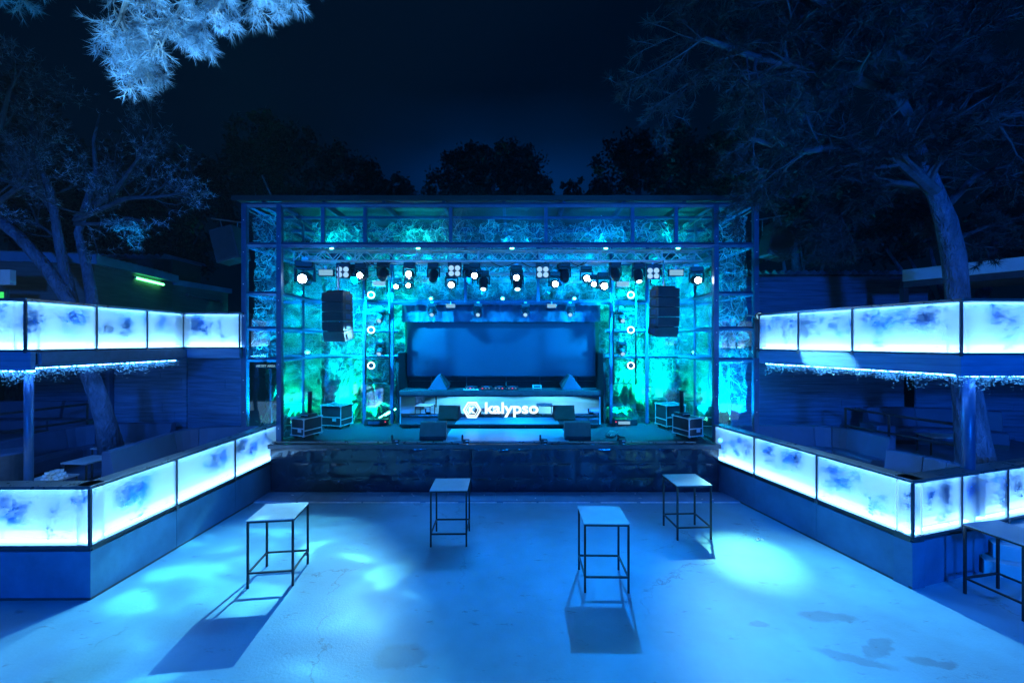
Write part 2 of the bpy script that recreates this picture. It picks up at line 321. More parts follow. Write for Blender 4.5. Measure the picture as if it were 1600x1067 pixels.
# ------------------------------------------------------------------ setting: ground
g = MB(); g.add([(-90,-60,-.02),(90,-60,-.02),(90,120,-.02),(-90,120,-.02)], [(0,1,2,3)]); tag(g.build('ground', M['soil']), kind='structure')
g = MB(); g.add([(-14,-14,0),(14,-14,0),(14,11.5,0),(-14,11.5,0)], [(0,1,2,3)]); tag(g.build('dance_floor', M['floor']), kind='structure')
# paving strip before the stage, slabs with open joints
g = MB(); x = -6.3
while x < 5.6:
    wd = 1.18; g.box(x, x+wd-.012, 9.83, 10.42, .0, .035); x += wd
tag(g.build('paving_strip', M['curb'], bevel=.006), kind='structure')
g = MB(); x = -6.2
while x < 5.5:
    l_ = rng.uniform(.7,1.9); g.box(x, min(x+l_,5.6), 9.80, 9.828, .0, .012); x += l_+rng.uniform(.03,.3)
tag(g.build('paving_edge', M['curbtrim']), kind='structure')
# confetti-like litter, a few scraps on the strip
for i in range(16):
    q = MB(); x = rng.uniform(-5.8,5.0); y = rng.uniform(9.86,10.36)
    q.cbox((x,y,.0385+.004), (rng.uniform(.05,.1), rng.uniform(.015,.03), .004), rng.uniform(0,3), rng.uniform(-.1,.1))
    tag(q.build('paper_scrap', M['curbtrim']), 'tiny pale paper scrap lying on the paving strip before the stage', 'litter', 'paper scraps on the paving strip')
q = MB(); leaf_quads(q, [Vector((4.72+rng.gauss(0,.03), 7.95+rng.gauss(0,.03), .02+abs(rng.gauss(0,.012)))) for _ in range(16)], .035, rng, .5)
tag(q.build('crumpled_paper', M['curbtrim']), 'small crumpled white paper on the floor beside the right low wall', 'litter')

# ------------------------------------------------------------------ lit balustrades
def frame2(a, b):
    u = Vector((b[0]-a[0], b[1]-a[1])); L_ = u.length; u /= L_; return u, L_
def balustrade(root, a, b, side, z0, z1, seams, seed, first=True, last=True):
    """a->b along the front glass, 'side' = +1/-1 turns the normal into the terrace"""
    r = random.Random(seed)
    u, L_ = frame2(a, b); n = Vector((-u.y, u.x))*side
    ts = [0]+list(seams)+[L_]
    for i in range(len(ts)-1):
        t0, t1 = ts[i]+.018, ts[i+1]-.018
        fr = MB().obox(a,u,n,(t0,t1),(0,.012),(z0+.035,z1-.055)).build('glass_panel', M['frost'], root)
        MB().obox(a,u,n,(t0-.01,t1+.01),(.20,.215),(z0+.02,z1-.055)).build('backing', M['back'], fr)
        MB().obox(a,u,n,(t0+.01,t1-.01),(.075,.12),(z0+.04,z0+.062)).build('led_strip', M['led'], fr)
        MB().obox(a,u,n,(t0+.012,t1-.012),(.17,.185),(z0+.05,z0+.155)).build('led_bar', M['ledbar'], fr)
        MB().obox(a,u,n,(t0+.01,t1-.01),(.045,.065),(z1-.078,z1-.066)).build('led_strip', M['ledtop'], fr)
        fb = MB(); hgt = z1-z0
        ncl = int((t1-t0)*r.uniform(5,8))
        for c in range(ncl):
            cu = r.uniform(t0+.05,t1-.05); ln = r.choice((.12,.2,.28,.38,.5))*hgt*r.uniform(.8,1.2); cz = z1-.12-r.uniform(0,.22)*hgt
            wd = r.uniform(.04,.13); k_ = r.randint(3,8)
            for b_ in range(k_):                      # ragged sub-sprays of each hanging plant
                su = cu+r.gauss(0,wd); sz = cz-ln*r.random()**1.1; sw = r.uniform(.014,.075); sh = sw*r.uniform(.8,2.2); dd0 = r.uniform(.026,.06); pts = []
                for _ in range(int(7+1100*sw*sh*2.0)):
                    tt = min(max(su+r.gauss(0,sw),t0+.02),t1-.02); zz_ = min(z1-.09,max(z0+.1,sz+r.gauss(0,sh))); dd = dd0+r.gauss(0,.008)
                    pts.append((a[0]+u.x*tt+n.x*dd, a[1]+u.y*tt+n.y*dd, zz_))
                leaf_quads(fb, pts, r.choice((.014,.022,.034,.045)), r, .5)
        # a fringe of small sprigs along the top
        pts = []
        for _ in range(int((t1-t0)*110)):
            tt = r.uniform(t0+.02,t1-.02); dd = r.uniform(.05,.12); pts.append((a[0]+u.x*tt+n.x*dd, a[1]+u.y*tt+n.y*dd, z1-.1-abs(r.gauss(0,.05))))
        leaf_quads(fb, pts, .02, r, .5)
        fb.build('foliage', M['leafin'], fr)
    for i, t in enumerate(ts):
        if (i == 0 and not first) or (i == len(ts)-1 and not last): continue
        MB().obox(a,u,n,(t-.014,t+.014),(-.012,.03),(z0-.03,z1-.05)).build('post', M['steel'], root)
        if 0 < i < len(ts)-1: MB().obox(a,u,n,(t-.03,t+.03),(-.022,-.012),(z0-.06,z0+.01)).build('clamp', M['rail'], root)
    MB().obox(a,u,n,(-.03 if first else 0,L_+(.03 if last else 0)),(-.03,.24),(z1-.05,z1)).build('top_rail', M['rail'], root, bevel=.006)
    MB().obox(a,u,n,(0,L_),(-.02,.235),(z0-.005,z0+.03)).build('bottom_rail', M['steel'], root)

def lowwall(root, a, b, side, ztop, seams=()):
    u, L_ = frame2(a, b); n = Vector((-u.y, u.x))*side; t = 0
    MB().obox(a,u,n,(0,L_),(.008,.25),(0,ztop-.072)).build('wall_core', M['wall'], root)
    ts = [0]+list(seams)+[L_]
    for i in range(len(ts)-1):
        MB().obox(a,u,n,(ts[i]+(.003 if i else 0),ts[i+1]-(.003 if i < len(ts)-2 else 0)),(0,.0078),(.012,ztop-.07)).build('wall_panel', M['wall'], root)
    MB().obox(a,u,n,(0,L_),(-.004,.0),(.0,.035)).build('base_strip', M['steel'], root)
    MB().obox(a,u,n,(0,L_),(.03,.24),(ztop-.07,ztop-.004)).build('recessed_ledge', M['steel'], root)

AL, BL, CL = (-6.2,6.12), (-6.07,10.72), (-14.5,6.05)
AR, BR, CR = (6.14,6.38), (5.2,10.66), (9.6,7.43)
t = thing('parapet_wall', 'blue-lit plain low wall under the lower left lit balustrade', 'wall', (AL[0],AL[1],0), 'low walls under the lit balustrades')
lowwall(t, AL, BL, +1, .78, (1.52,3.07)); lowwall(t, CL, (AL[0],AL[1]), +1, .78, (2.1,4.2,6.3))
t = thing('parapet_wall', 'blue-lit plain low wall under the lower right lit balustrade, ending at the steps', 'wall', (AR[0],AR[1],0), 'low walls under the lit balustrades')
lowwall(t, AR, BR, -1, .78, (1.58,3.1))
uR, LR = frame2(AR, CR)
# the front stretch of the right wall ends in a stepped edge against the stairs
nR = Vector((-uR.y, uR.x))
poly = [(0,0),(1.62,0),(1.62,.30),(1.86,.30),(1.86,.52),(2.08,.52),(2.08,.71),(0,.71)]
MB().prism(poly, lambda p,s: (AR[0]+uR.x*p[0]+nR.x*.25*s, AR[1]+uR.y*p[0]+nR.y*.25*s, p[1])).build('wall_end', M['wall'], t)
MB().obox(AR,uR,nR,(0,LR),(.03,.24),(.71,.776)).build('recessed_ledge', M['steel'], t)

t = thing('light_balustrade', 'lower left backlit frosted glass balustrade with leaf shadows, in front of the sofas', 'balustrade', (AL[0],AL[1],.78), 'backlit glass balustrades')
balustrade(t, AL, BL, +1, .78, 1.68, (1.52,3.07), 11); balustrade(t, CL, AL, +1, .78, 1.68, (1.7,3.4,5.1,6.8), 12, True, False)
t = thing('light_balustrade', 'lower right backlit frosted glass balustrade with leaf shadows, above the steps and high table', 'balustrade', (AR[0],AR[1],.78), 'backlit glass balustrades')
balustrade(t, AR, BR, -1, .78, 1.68, (1.58,3.1), 13); balustrade(t, AR, CR, +1, .78, 1.68, (1.18,2.4), 14, False)
UL, VL, WL = (-8.32,7.12), (-8.28,10.48), (-15.5,7.06)
UR, VR, WR = (7.09,6.57), (6.06,10.2), (13.5,6.75)
t = thing('light_balustrade', 'upper left backlit frosted glass balustrade on the left deck edge, below the green tube', 'balustrade', (UL[0],UL[1],3.63), 'backlit glass balustrades')
balustrade(t, UL, VL, +1, 3.63, 4.54, (1.2,2.34), 21); balustrade(t, VL, (-6.88,10.5), +1, 3.63, 4.54, (), 22, False)
balustrade(t, WL, UL, +1, 3.63, 4.54, (1.8,3.6,5.4), 23, True, False)
t = thing('light_balustrade', 'upper right backlit frosted glass balustrade on the right deck edge, before the thick pine trunk', 'balustrade', (UR[0],UR[1],3.58), 'backlit glass balustrades')
balustrade(t, UR, VR, -1, 3.59, 4.48, (1.62,2.75), 24); balustrade(t, UR, WR, +1, 3.59, 4.48, (1.5,3.0,4.6), 25, False)

# ------------------------------------------------------------------ upper decks
def polyslab(mb, poly, z0, z1): mb.prism(poly, lambda p,s: (p[0],p[1],z1 if s else z0)); return mb
t = thing('upper_deck', 'left upper deck with planked edge over the sofas', 'deck', (-8.3,7.1,3.35), 'upper decks')
polyslab(MB(), [(-8.2,7.25),(-8.2,10.6),(-6.9,10.6),(-6.9,14.5),(-16,14.5),(-16,7.25)], 3.40, 3.60).build('deck_slab', M['terrace'], t)
def fascia(root, a, b, side, z0, z1, th=.08):
    u, L_ = frame2(a,b); n = Vector((-u.y,u.x))*side
    MB().obox(a,u,n,(0,L_),(0,th),(z0,z1)).build('fascia_board', M['fascia'], root, bevel=.004)
fascia(t, UL, VL, 1, 3.34, 3.62); fascia(t, (-8.36,10.49), (-6.88,10.5), 1, 3.38, 3.62); fascia(t, WL, (-8.24,7.12), 1, 3.30, 3.62)
t = thing('upper_deck', 'right upper deck with planked edge and light patch, over the railed seats', 'deck', (7.1,6.6,3.3), 'upper decks')
polyslab(MB(), [(7.2,6.75),(6.2,10.3),(6.5,14.2),(16,14.2),(16,6.9)], 3.38, 3.57).build('deck_slab', M['terrace'], t)
fascia(t, UR, VR, -1, 3.27, 3.585); fascia(t, UR, WR, 1, 3.25, 3.585)
# light strips and ivy fringes under the deck edges
def fringe(label, a, b, side, z, seed, t0=0, dense=520):
    u, L_ = frame2(a,b); n = Vector((-u.y,u.x))*side; r = random.Random(seed)
    t = thing('ivy_fringe', label, 'ivy', (a[0],a[1],z), 'ivy fringes under the deck edges')
    MB().obox(a,u,n,(t0,L_-.05),(.15,.19),(z-.016,z+.004)).build('led_strip', M['leddeck'], t)
    q = MB(); pts = []
    x = t0
    for _ in range(int((L_-t0)*dense)):
        tt = r.uniform(t0,L_-.05); hang = .05+.09*abs(noise.noise((tt*2.3,seed,0)))*2+.02*r.random()
        dd = r.uniform(.05,.24); pts.append((a[0]+u.x*tt+n.x*dd, a[1]+u.y*tt+n.y*dd, z+.0-hang*abs(r.gauss(0,.85))))
    leaf_quads(q, pts, .022, r, .55); q.build('ivy_leaves', M['ivy'], t)
    return t
fringe('sparkling ivy fringe under the side edge of the left deck', UL, VL, 1, 3.33, 31)
fringe('sparkling ivy fringe under the front edge of the left deck, beside the column', WL, (-8.3,7.1), 1, 3.29, 32)
fringe('sparkling ivy fringe under the side edge of the right deck', UR, VR, -1, 3.26, 33)
fringe('sparkling ivy fringe under the front edge of the right deck, beside the column', (7.5,6.61), WR, 1, 3.24, 34)
def column(label, x, y, r_, z1):
    t = thing('steel_column', label, 'column', (x,y,.7), 'columns carrying the upper decks')
    MB().tube([(x,y,.7),(x,y,z1)], r_, 24).build('shaft', M['steelb'], t, smooth=True)
    MB().cbox((x,y,.71), (r_*3,r_*3,.02)).build('base_plate', M['steel'], t); MB().cbox((x,y,z1-.01), (r_*3,r_*3,.02)).build('cap_plate', M['steel'], t)
column('round steel column under the left upper deck corner', -8.62, 7.42, .062, 3.40)
column('round steel column under the right upper deck corner, before the pine trunk', 7.62, 6.95, .085, 3.38)

# terrace floors behind the low walls
g = MB(); polyslab(g, [(-6.45,6.38),(-6.32,11.5),(-14.6,11.5),(-14.6,6.3)], 0, .70); tag(g.build('terrace_floor', M['terrace']), kind='structure')
g = MB(); polyslab(g, [(6.40,6.68),(5.46,10.72),(5.6,12.3),(14,12.3),(14,8.0),(9.5,7.75)], 0, .70); tag(g.build('terrace_floor', M['terrace']), kind='structure')
g = MB(); polyslab(g, [(-9.4,11.5),(-16,11.5),(-16,14.6),(-9.4,14.6)], 0, 1.05); polyslab(g, [(-12.3,11.5),(-12.7,9.7),(-16,9.6),(-16,11.5)], .7, 1.05); tag(g.build('raised_terrace_floor', M['terrace']), kind='structure')
g = MB(); polyslab(g, [(9.0,11.4),(9.8,8.8),(14,8.6),(14,12.3)], .7, 1.05); tag(g.build('raised_terrace_floor', M['terrace']), kind='structure')
# steps at the far right
t = thing('concrete_steps', 'short flight of pale steps behind the cropped right high table', 'steps', (7.8,6.5,0))
S0 = (AR[0]+uR.x*1.63-nR.x*.0, AR[1]+uR.y*1.63); sd = Vector((.86,-.51)); up = Vector((.51,.86))
for i in range(3):
    o_ = (AR[0]+uR.x*(1.64+.235*i)+.02, AR[1]+uR.y*(1.64+.235*i)-.03)
    MB().obox(o_, sd, up, (0,1.7), (-.03+0*i,.9), (0.0 if i==0 else .235*i-.004,.235*(i+1)-.004)).build('step', M['paint'], t, bevel=.012)

# ------------------------------------------------------------------ walls of planks behind the terraces
def plankwall(name, label, pts, z0, z1, m, group='plank walls behind the seating', seams=()):
    t = thing(name, label, 'wall', (pts[0][0],pts[0][1],z0), group)
    for i in range(len(pts)-1):
        a, b = pts[i], pts[i+1]; u, L_ = frame2(a,b); n = Vector((-u.y,u.x))
        q = MB(); z = z0; k = 0; r = random.Random(int(abs(a[0]*31)))
        while z < z1-.02:
            h = min(.23, z1-z); x = 0
            while x < L_:
                l_ = min(r.uniform(1.2,2.6), L_-x); q.obox(a,u,n,(x+.003,x+l_-.003),(r.uniform(0,.008),.05),(z+.004,z+h-.004)); x += l_
            z += h
        q.obox(a,u,n,(0,L_),(.04,.07),(z0,z1)); q.build('plank_face', m, t)
    return t
plankwall('plank_wall', 'dark blue horizontal plank wall behind the left rounded sofa', [(-11.12,11.62),(-9.06,11.58)], .7, 3.40, M['wood'])
plankwall('plank_wall', 'greenish-lit horizontal plank wall between the left sofas and the glass pavilion', [(-9.05,11.6),(-6.98,10.95)], .7, 3.38, M['wood'])
MB_ = MB(); MB_.box(-11.24,-11.13,11.5,11.7,.7,3.40); tag(MB_.build('door_post', M['steelb'], bevel=.005), 'upright grey post at the left end of the plank wall behind the sofas', 'post')
plankwall('plank_wall', 'dim plank wall far left behind the leaning pine trunk', [(-16,13.9),(-12.9,13.8)], 1.0, 3.40, M['wood'])
plankwall('plank_wall', 'blue plank wall behind the right sofas, next to the pavilion', [(6.5,12.35),(11.65,12.35)], .7, 3.38, M['wood'])
plankwall('plank_wall', 'blue plank wall behind the right railing and pine trunk', [(11.66,12.0),(14.5,11.6)], .7, 3.38, M['wood'])

# ------------------------------------------------------------------ sofas
def sofa(label, path, side, z=.70, back=.92, seat=.42, depth=.62, group='upholstered lounge sofas', cut=None):
    """path: ground points of the outer back line; the seat lies on 'side'"""
    t = thing('lounge_sofa', label, 'sofa', (path[0][0],path[0][1],z), group)
    n = len(path); P = [Vector(p) for p in path]; nor = []
    for i in range(n):
        d = (P[min(i+1,n-1)]-P[max(i-1,0)]).normalized(); nor.append(Vector((-d.y,d.x))*side)
    def sweep(sec, i0, i1, trim=0.0):
        q = MB(); m = len(sec); vs = []
        for i in range(i0, i1+1):
            p = P[i].copy()
            if i == i0: p += (P[i+1]-P[i]).normalized()*trim
            if i == i1: p -= (P[i]-P[i-1]).normalized()*trim
            for (o_, h) in sec: vs.append((p.x+nor[i].x*o_, p.y+nor[i].y*o_, z+h))
        fs = []
        for i in range(i1-i0):
            for k_ in range(m): fs.append((i*m+k_, (i+1)*m+k_, (i+1)*m+(k_+1)%m, i*m+(k_+1)%m))
        fs += [tuple(range(m)), tuple((i1-i0)*m+k_ for k_ in range(m))[::-1]]
        return q.add(vs, fs)
    sweep([(.04,0),(depth-.06,0),(depth-.06,.12),(.04,.12)],0,n-1).build('plinth', M['sofadark'], t)
    st = max(2, (n-1)//3) if n > 4 else 1
    i = 0
    while i < n-1:
        j = min(i+st, n-1)
        if n-1-j < 2 and n > 4: j = n-1
        sweep([(.16,.12),(depth,.12),(depth+.01,seat-.04),(depth-.03,seat),(.16,seat)],i,j,.004).build('seat_cushion', M['sofa'], t, bevel=.012)
        sweep([(0,.10),(.15,.10),(.24,seat+.005),(.16,back-.02),(.12,back),(.03,back),(0,back-.03)],i,j,.004).build('backrest', M['sofa'], t, bevel=.012)
        i = j
    return t
def arc(c, r0, a0, a1, n): return [(c[0]+r0*math.cos(R(a0+(a1-a0)*i/n)), c[1]+r0*math.sin(R(a0+(a1-a0)*i/n))) for i in range(n+1)]
sofa('long dark sofa seen from its back end, curving round behind the lower left balustrade', [(-8.15,8.25),(-8.2,8.95),(-8.25,9.65)]+arc((-7.5,10.0),.78,180,95,5)+[(-7.0,10.83),(-6.55,10.8)], -1)
sofa('rounded corner sofa before the left plank wall, beyond the low table', [(-11.2,8.6),(-11.3,9.2),(-11.35,9.9)]+arc((-10.55,10.45),.82,180,95,5)+[(-10.0,11.3),(-9.1,11.28)], -1)
sofa('far back sofa on the raised level behind the left railing', [(-16,12.9),(-14.9,12.95),(-13.9,13.0)], -1, z=1.05)
sofa('small end sofa on the raised level near the leaning pine trunk', [(-13.75,12.95),(-12.55,12.95)], -1, z=1.05)
sofa('large rounded sofa behind the lower right balustrade, beside the plank wall', [(5.9,10.9),(6.6,10.95),(7.3,10.95),(7.8,10.9)]+arc((7.8,10.1),.8,85,25,4)+[(8.66,9.9),(8.72,9.45)], -1)
sofa('bright-lit sofa back near the lower right balustrade corner', [(7.72,8.5),(7.95,7.95),(8.05,7.6)], -1)
sofa('brightest sofa piece beside the right column, end of its row', [(8.055,7.57),(8.07,7.3),(8.0,7.02)], -1)
sofa('dim long sofa against the wall behind the right railing', [(9.9,11.75),(11.2,11.7),(12.3,11.4),(12.9,11.0)], -1, z=1.05)
t = thing('pouf', 'cubic upholstered seat behind the right railing', 'pouf', (9.7,11.3,1.05)); 
MB().cbox((9.75,11.1,1.33), (.55,.5,.55), .1).build('cushion', M['sofa'], t, bevel=.03); MB().cbox((9.75,11.1,1.06), (.45,.4,.03), .1).build('feet', M['sofadark'], t)
# low tables
def lowtable(label, x, y, z, sx, sy, h, rz=0):
    t = thing('low_table', label, 'table', (x,y,z), 'low tables between the sofas', world=False, rz=rz)
    MB().cbox((0,0,h-.015),(sx,sy,.03)).build('tabletop', M['tabletop'], t, bevel=.003)
    for a,b in ((-1,-1),(1,-1),(1,1),(-1,1)): MB().sbar((a*(sx/2-.03),b*(sy/2-.03),0),(a*(sx/2-.03),b*(sy/2-.03),h-.03),.035).build('leg', M['blackm'], t)
lowtable('low table with thin legs in the gap between the two left sofas', -9.35, 9.2, .7, .62, .62, .50, -.1)
lowtable('low table carrying the farther stack of glasses', -9.9, 10.35, .7, .6, .6, .52)
lowtable('low table carrying the nearer stack of glasses beside the column', -8.95, 8.05, .7, .6, .55, .46)
lowtable('dark low table behind the right railing', 10.6, 10.2, 1.05, .9, .5, .45, -.2)
def tray(label, c):
    t = thing('glass_stack', label, 'glassware', c, 'stacks of glasses on low tables')
    for lv in range(3):
        nn = 4-lv
        for i in range(nn):
            for j in range(3):
                x = c[0]+(i-(nn-1)/2)*.085; y = c[1]+(j-1)*.085; z = c[2]+lv*.055
                MB().tube([(x,y,z),(x,y,z+.01),(x,y,z+.05)],[.025,.036,.038],10).build('bowl', M['glassware'], t)
tray('three-layer stack of pale glass bowls on the far low table between the left sofas', (-9.95,10.3,1.22))
tray('three-layer stack of pale glass bowls on the low table right of the left column', (-8.8,8.0,1.16))
# round planter left of the column
t = thing('round_planter', 'round dark drum planter left of the left column', 'planter', (-10.4,8.6,.7))
MB().tube([(-10.4,8.6,.7),(-10.4,8.6,.74),(-10.4,8.6,1.5)],[.24,.27,.30],28).build('drum', M['steel'], t, smooth=False); MB().tube([(-10.4,8.6,1.5),(-10.4,8.6,1.54)],[.33,.33],28).build('rim', M['sofa'], t)
# railings
def railing(label, a, b, z, h, n=2, posts=(0,.45,1)):
    t = thing('metal_railing', label, 'railing', (a[0],a[1],z), 'metal railings')
    a = Vector((a[0],a[1],z)); b = Vector((b[0],b[1],z))
    for q in posts:
        p = a.lerp(b,q); MB().sbar(p, p+Vector((0,0,h)), .05).build('post', M['blackm'], t)
    for k_ in range(n):
        zz = h-.02-k_*.46; MB().sbar(a+Vector((0,0,zz)), b+Vector((0,0,zz)), .045).build('rail', M['steel'], t)
railing('two-bar metal railing behind the rounded left sofa', (-12.25,12.0), (-12.8,9.9), .7, 1.32, 2, (0,1))
railing('two-bar metal railing across the raised right seating level', (8.98,11.2), (9.68,8.9), .7, 1.32, 2, (0,.42,1))

# ------------------------------------------------------------------ high tables on the floor
def hightable(w_=.70, d_=.68):
    t = thing('high_table', 'x', 'table', (0,0,0), 'high square tables on the dance floor', world=False)
    MB().cbox((0,0,1.042),(w_,d_,.016)).build('tabletop', M['tabletop'], t, bevel=.003)
    fr = MB(); a, b = w_/2-.022, d_/2-.022
    for s in (-1,1):
        fr.cbox((0,s*b,1.02),(w_-.02,.028,.028)); fr.cbox((s*a,0,1.02),(.028,d_-.075,.028))
    fr.build('top_frame', M['blackm'], t)
    for s in (-1,1):
        MB().cbox((0,s*b,.235),(w_-.074,.026,.026)).build('footrest', M['blackm'], t); MB().cbox((s*a,0,.235),(.026,d_-.074,.026)).build('footrest', M['blackm'], t)
        for q in (-1,1): 
            l_ = MB().cbox((s*a,q*b,.507),(.03,.03,.998)).build('leg', M['blackm'], t); MB().cbox((s*a,q*b,.006),(.032,.032,.012)).build('foot_cap', M['lampbody'], l_)
    return t
HT = hightable()
HT.location = (-3.78,6.76,0); HT.rotation_euler.z = R(7); HT['label'] = 'high square table at the left with the long hard shadow'
dup(HT, 'high square table left of centre, in front of the stage', (-1.18,8.03,0), R(1))
dup(HT, 'high square table right of centre casting a square shadow on the floor', (1.44,6.62,0), R(-1))
dup(HT, 'high square table next to the right low wall, above the green pool of light', (3.48,8.30,0), R(3))
dup(HT, 'nearest high square table, cropped by the right edge, before the steps', (7.22,6.03,0), R(11))

# ------------------------------------------------------------------ stage platform
SX0, SX1 = -6.08, 5.20
t = thing('stage_platform', 'raised stage with a glossy black padded front under the glass pavilion', 'stage', (-.45,10.4,0))
MB().box(SX0,SX1,10.46,13.35,.9,1.215).build('stage_floor', M['stage'], t)
MB().box(SX0,SX1,10.34,10.46,1.13,1.235).build('edge_beam', M['steel'], t, bevel=.01)
def skirt(x0, x1, cols, name='padded_skirt'):
    q = MB(); nx, nz = cols*10, 30; vs = []; r = random.Random(int(x0*10)); amp = [[r.uniform(.35,1.2) for _ in range(cols)] for _ in range(3)]
    z0, z1 = .03, 1.13
    for j in range(nz+1):
        for i in range(nx+1):
            u_, v_ = i/nx, j/nz; cu = u_*cols; cv = v_*3; ci = min(int(cu),cols-1); cj = min(int(cv),2)
            fu, fv = cu-ci, cv-cj; dome = (max(0,math.sin(math.pi*fu))**.35)*(max(0,math.sin(math.pi*fv))**.35)
            x = x0+(x1-x0)*u_; z = z0+(z1-z0)*v_
            wob = noise.noise((x*3.1,z*3.7,4))*.012+noise.noise((x*9,z*8,1))*.005
            vs.append((x, 10.44-.022*dome*amp[cj][ci]-wob-.01, z))
    fs = [(j*(nx+1)+i, j*(nx+1)+i+1, (j+1)*(nx+1)+i+1, (j+1)*(nx+1)+i) for j in range(nz) for i in range(nx)]
    q.add(vs, fs); return q.build(name, M['skirt'], t, smooth=True)
skirt(-6.05, -1.07, 10); skirt(-1.02, 5.18, 12)
MB().box(-1.06,-1.03,10.40,10.45,.03,1.13).build('skirt_post', M['blackm'], t)
MB().box(-6.05,5.18,10.46,10.60,.0,.9).build('substructure', M['black'], t)
o = MB().box(-1.78,1.48,10.75,12.25,1.218,1.232).build('stage_mat', M['mat_']); tag(o, 'pale blue mat on the stage floor before the booth', 'mat')
# front pipe with clamps
t = thing('front_pipe', 'long metal pipe lying along the stage front edge', 'pipe', (-.6,10.42,1.24))
MB().bar((-6.0,10.42,1.275),(4.6,10.42,1.275),.028).build('pipe', M['rail'], t, smooth=True)
for x in (-5.9,-1.35,1.0,4.5): MB().cbox((x,10.42,1.25),(.06,.1,.03)).build('saddle', M['blackm'], t)
CL_ = None
for i,(px,lab) in enumerate(((618,'leftmost'),(728,'second from the left'),(850,'third from the left'),(972,'rightmost'))):
    x = (px-800)/F*10.38
    if CL_ is None:
        CL_ = thing('pipe_clamp', lab+' of the four clamps on the stage front pipe', 'clamp', (x,10.40,1.30), 'clamps on the stage front pipe', world=False)
        MB().cbox((0,0,.01),(.17,.09,.10)).build('jaw', M['lampbody'], CL_, bevel=.01); MB().bar((-.09,0,.02),(-.09,0,.17),.022).build('handle', M['blackm'], CL_)
        MB().cbox((.03,-.048,.03),(.07,.008,.02)).build('plate', M['alu'], CL_)
        MB().bar((.02,-.01,-.05),(.12,-.03,-.12),.018).build('bolt', M['alu'], CL_)
    else: dup(CL_, lab+' of the four clamps on the stage front pipe', (x,10.40,1.30), rng.uniform(-.1,.1))
for (a,b,lab) in ((-4.6,-3.6,'short aluminium batten on the left stage edge'),(-.95,1.0,'flat metal batten on the middle of the stage edge'),(2.1,4.4,'long metal batten on the right stage edge')):
    tag(MB().box(a,b,10.50,10.58,1.218,1.255).build('metal_batten', M['rail'], bevel=.006), lab, 'batten')

# ------------------------------------------------------------------ glass pavilion
PF, PB = 10.72, 13.12                  # front and rear glass lines
XL0, XL1, XR1, XR0 = -6.95, -5.98, 5.24, 6.34
t = thing('glass_pavilion', 'large steel-framed glass stage pavilion glowing blue and green', 'pavilion', (-.3,PF,0))
PAV = t
LEV = (3.33, 4.13, 5.03, 6.27, 7.33)
def post(x, y, z0=1.22, z1=7.33, w_=.13, m='steelb', nm='post'):
    o = MB().box(x-w_/2,x+w_/2,y-w_/2,y+w_/2,z0,z1).build(nm, M[m], t, bevel=.006)
    z = z0+.35
    while z < z1-.1 and w_ > .12:
        MB().tube([(x,y-w_/2-.006,z),(x,y-w_/2+.002,z)], .014, 6).build('bolt', M['alu'], o); z += .82
    return o
for x in (XL0+.07, XL1, XR1, XR0-.07): post(x, PF, .0 if x in (XL0+.07,XR0-.07) else 1.22, 7.33, .125)
def beam(a, b, w_=.09, m='steelb', nm='beam'):
    return MB().sbar(a, b, w_).build(nm, M[m], t)
beam((XL0,PF,7.31),(XR0,PF,7.31),.09); beam((XL0+.15,PF,6.28),(XR0-.15,PF,6.28),.10)
# upper band mullions
for px in (505, 571, 704.5, 853, 988, 1056): post((px-800)/F*PF, PF, 6.34, 7.25, .09, nm='mullion')
for z in LEV[:3]:
    beam((XL0+.15,PF,z),(XL1-.08,PF,z),.08); beam((XR1+.08,PF,z),(XR0-.15,PF,z),.08)
def pane(x0,x1,z0,z1,y,m='glass'):
    return MB().box(x0,x1,y-.006,y+.006,z0,z1).build('glass_pane', M[m], t)
xs = [XL1]+[(px-800)/F*PF for px in (505,571,704.5,853,988,1056)]+[XR1]
for i in range(len(xs)-1): pane(xs[i]+.05,xs[i+1]-.05,6.35,7.25,PF,'glass2')
for (a,b) in ((XL0+.15,XL1-.08),(XR1+.08,XR0-.15)):
    zz = [.9]+list(LEV)
    for i in range(5): pane(a+.001,b-.001,zz[i]+.05,zz[i+1]-.05,PF,'glass2')
# side glass walls, front to back
for X in (XL1, XR1):
    for z in LEV: beam((X,PF+.09,z),(X,PB,z),.08)
    for i,z1_ in enumerate(LEV):
        z0_ = (1.23,)+LEV; 
        for (ya,yb) in ((PF+.09,(PF+PB)/2-.02),((PF+PB)/2+.02,PB-.06)):
            o = MB().box(X-.006,X+.006,ya,yb,z0_[i]+.045,z1_-.045).build('glass_pane', M['glass'], t)
    beam((X,(PF+PB)/2,1.22),(X,(PF+PB)/2,7.3),.05)
# rear glass wall
rx = [XL1, -4.65, -3.78, -1.46, .82, 3.12, 4.25, XR1]
for x in rx[1:-1]: post(x, PB, 5.03 if x in (-1.46,.82) else 1.22, 7.3 if x in (-3.78,3.12,-4.65,4.25) else 7.3, .10)
for z in LEV: 
    if z > 5: beam((XL1,PB,z),(XR1,PB,z),.11)
    else: beam((XL1,PB,z),(-3.6,PB,z),.08); beam((2.95,PB,z),(XR1,PB,z),.08)
zz = [1.23]+list(LEV)
for i in range(len(rx)-1):
    for k_ in range(5):
        if 2 <= i <= 4 and k_ < 3: continue
        pane(rx[i]+.055, rx[i+1]-.055, zz[k_]+.06, zz[k_+1]-.06, PB)
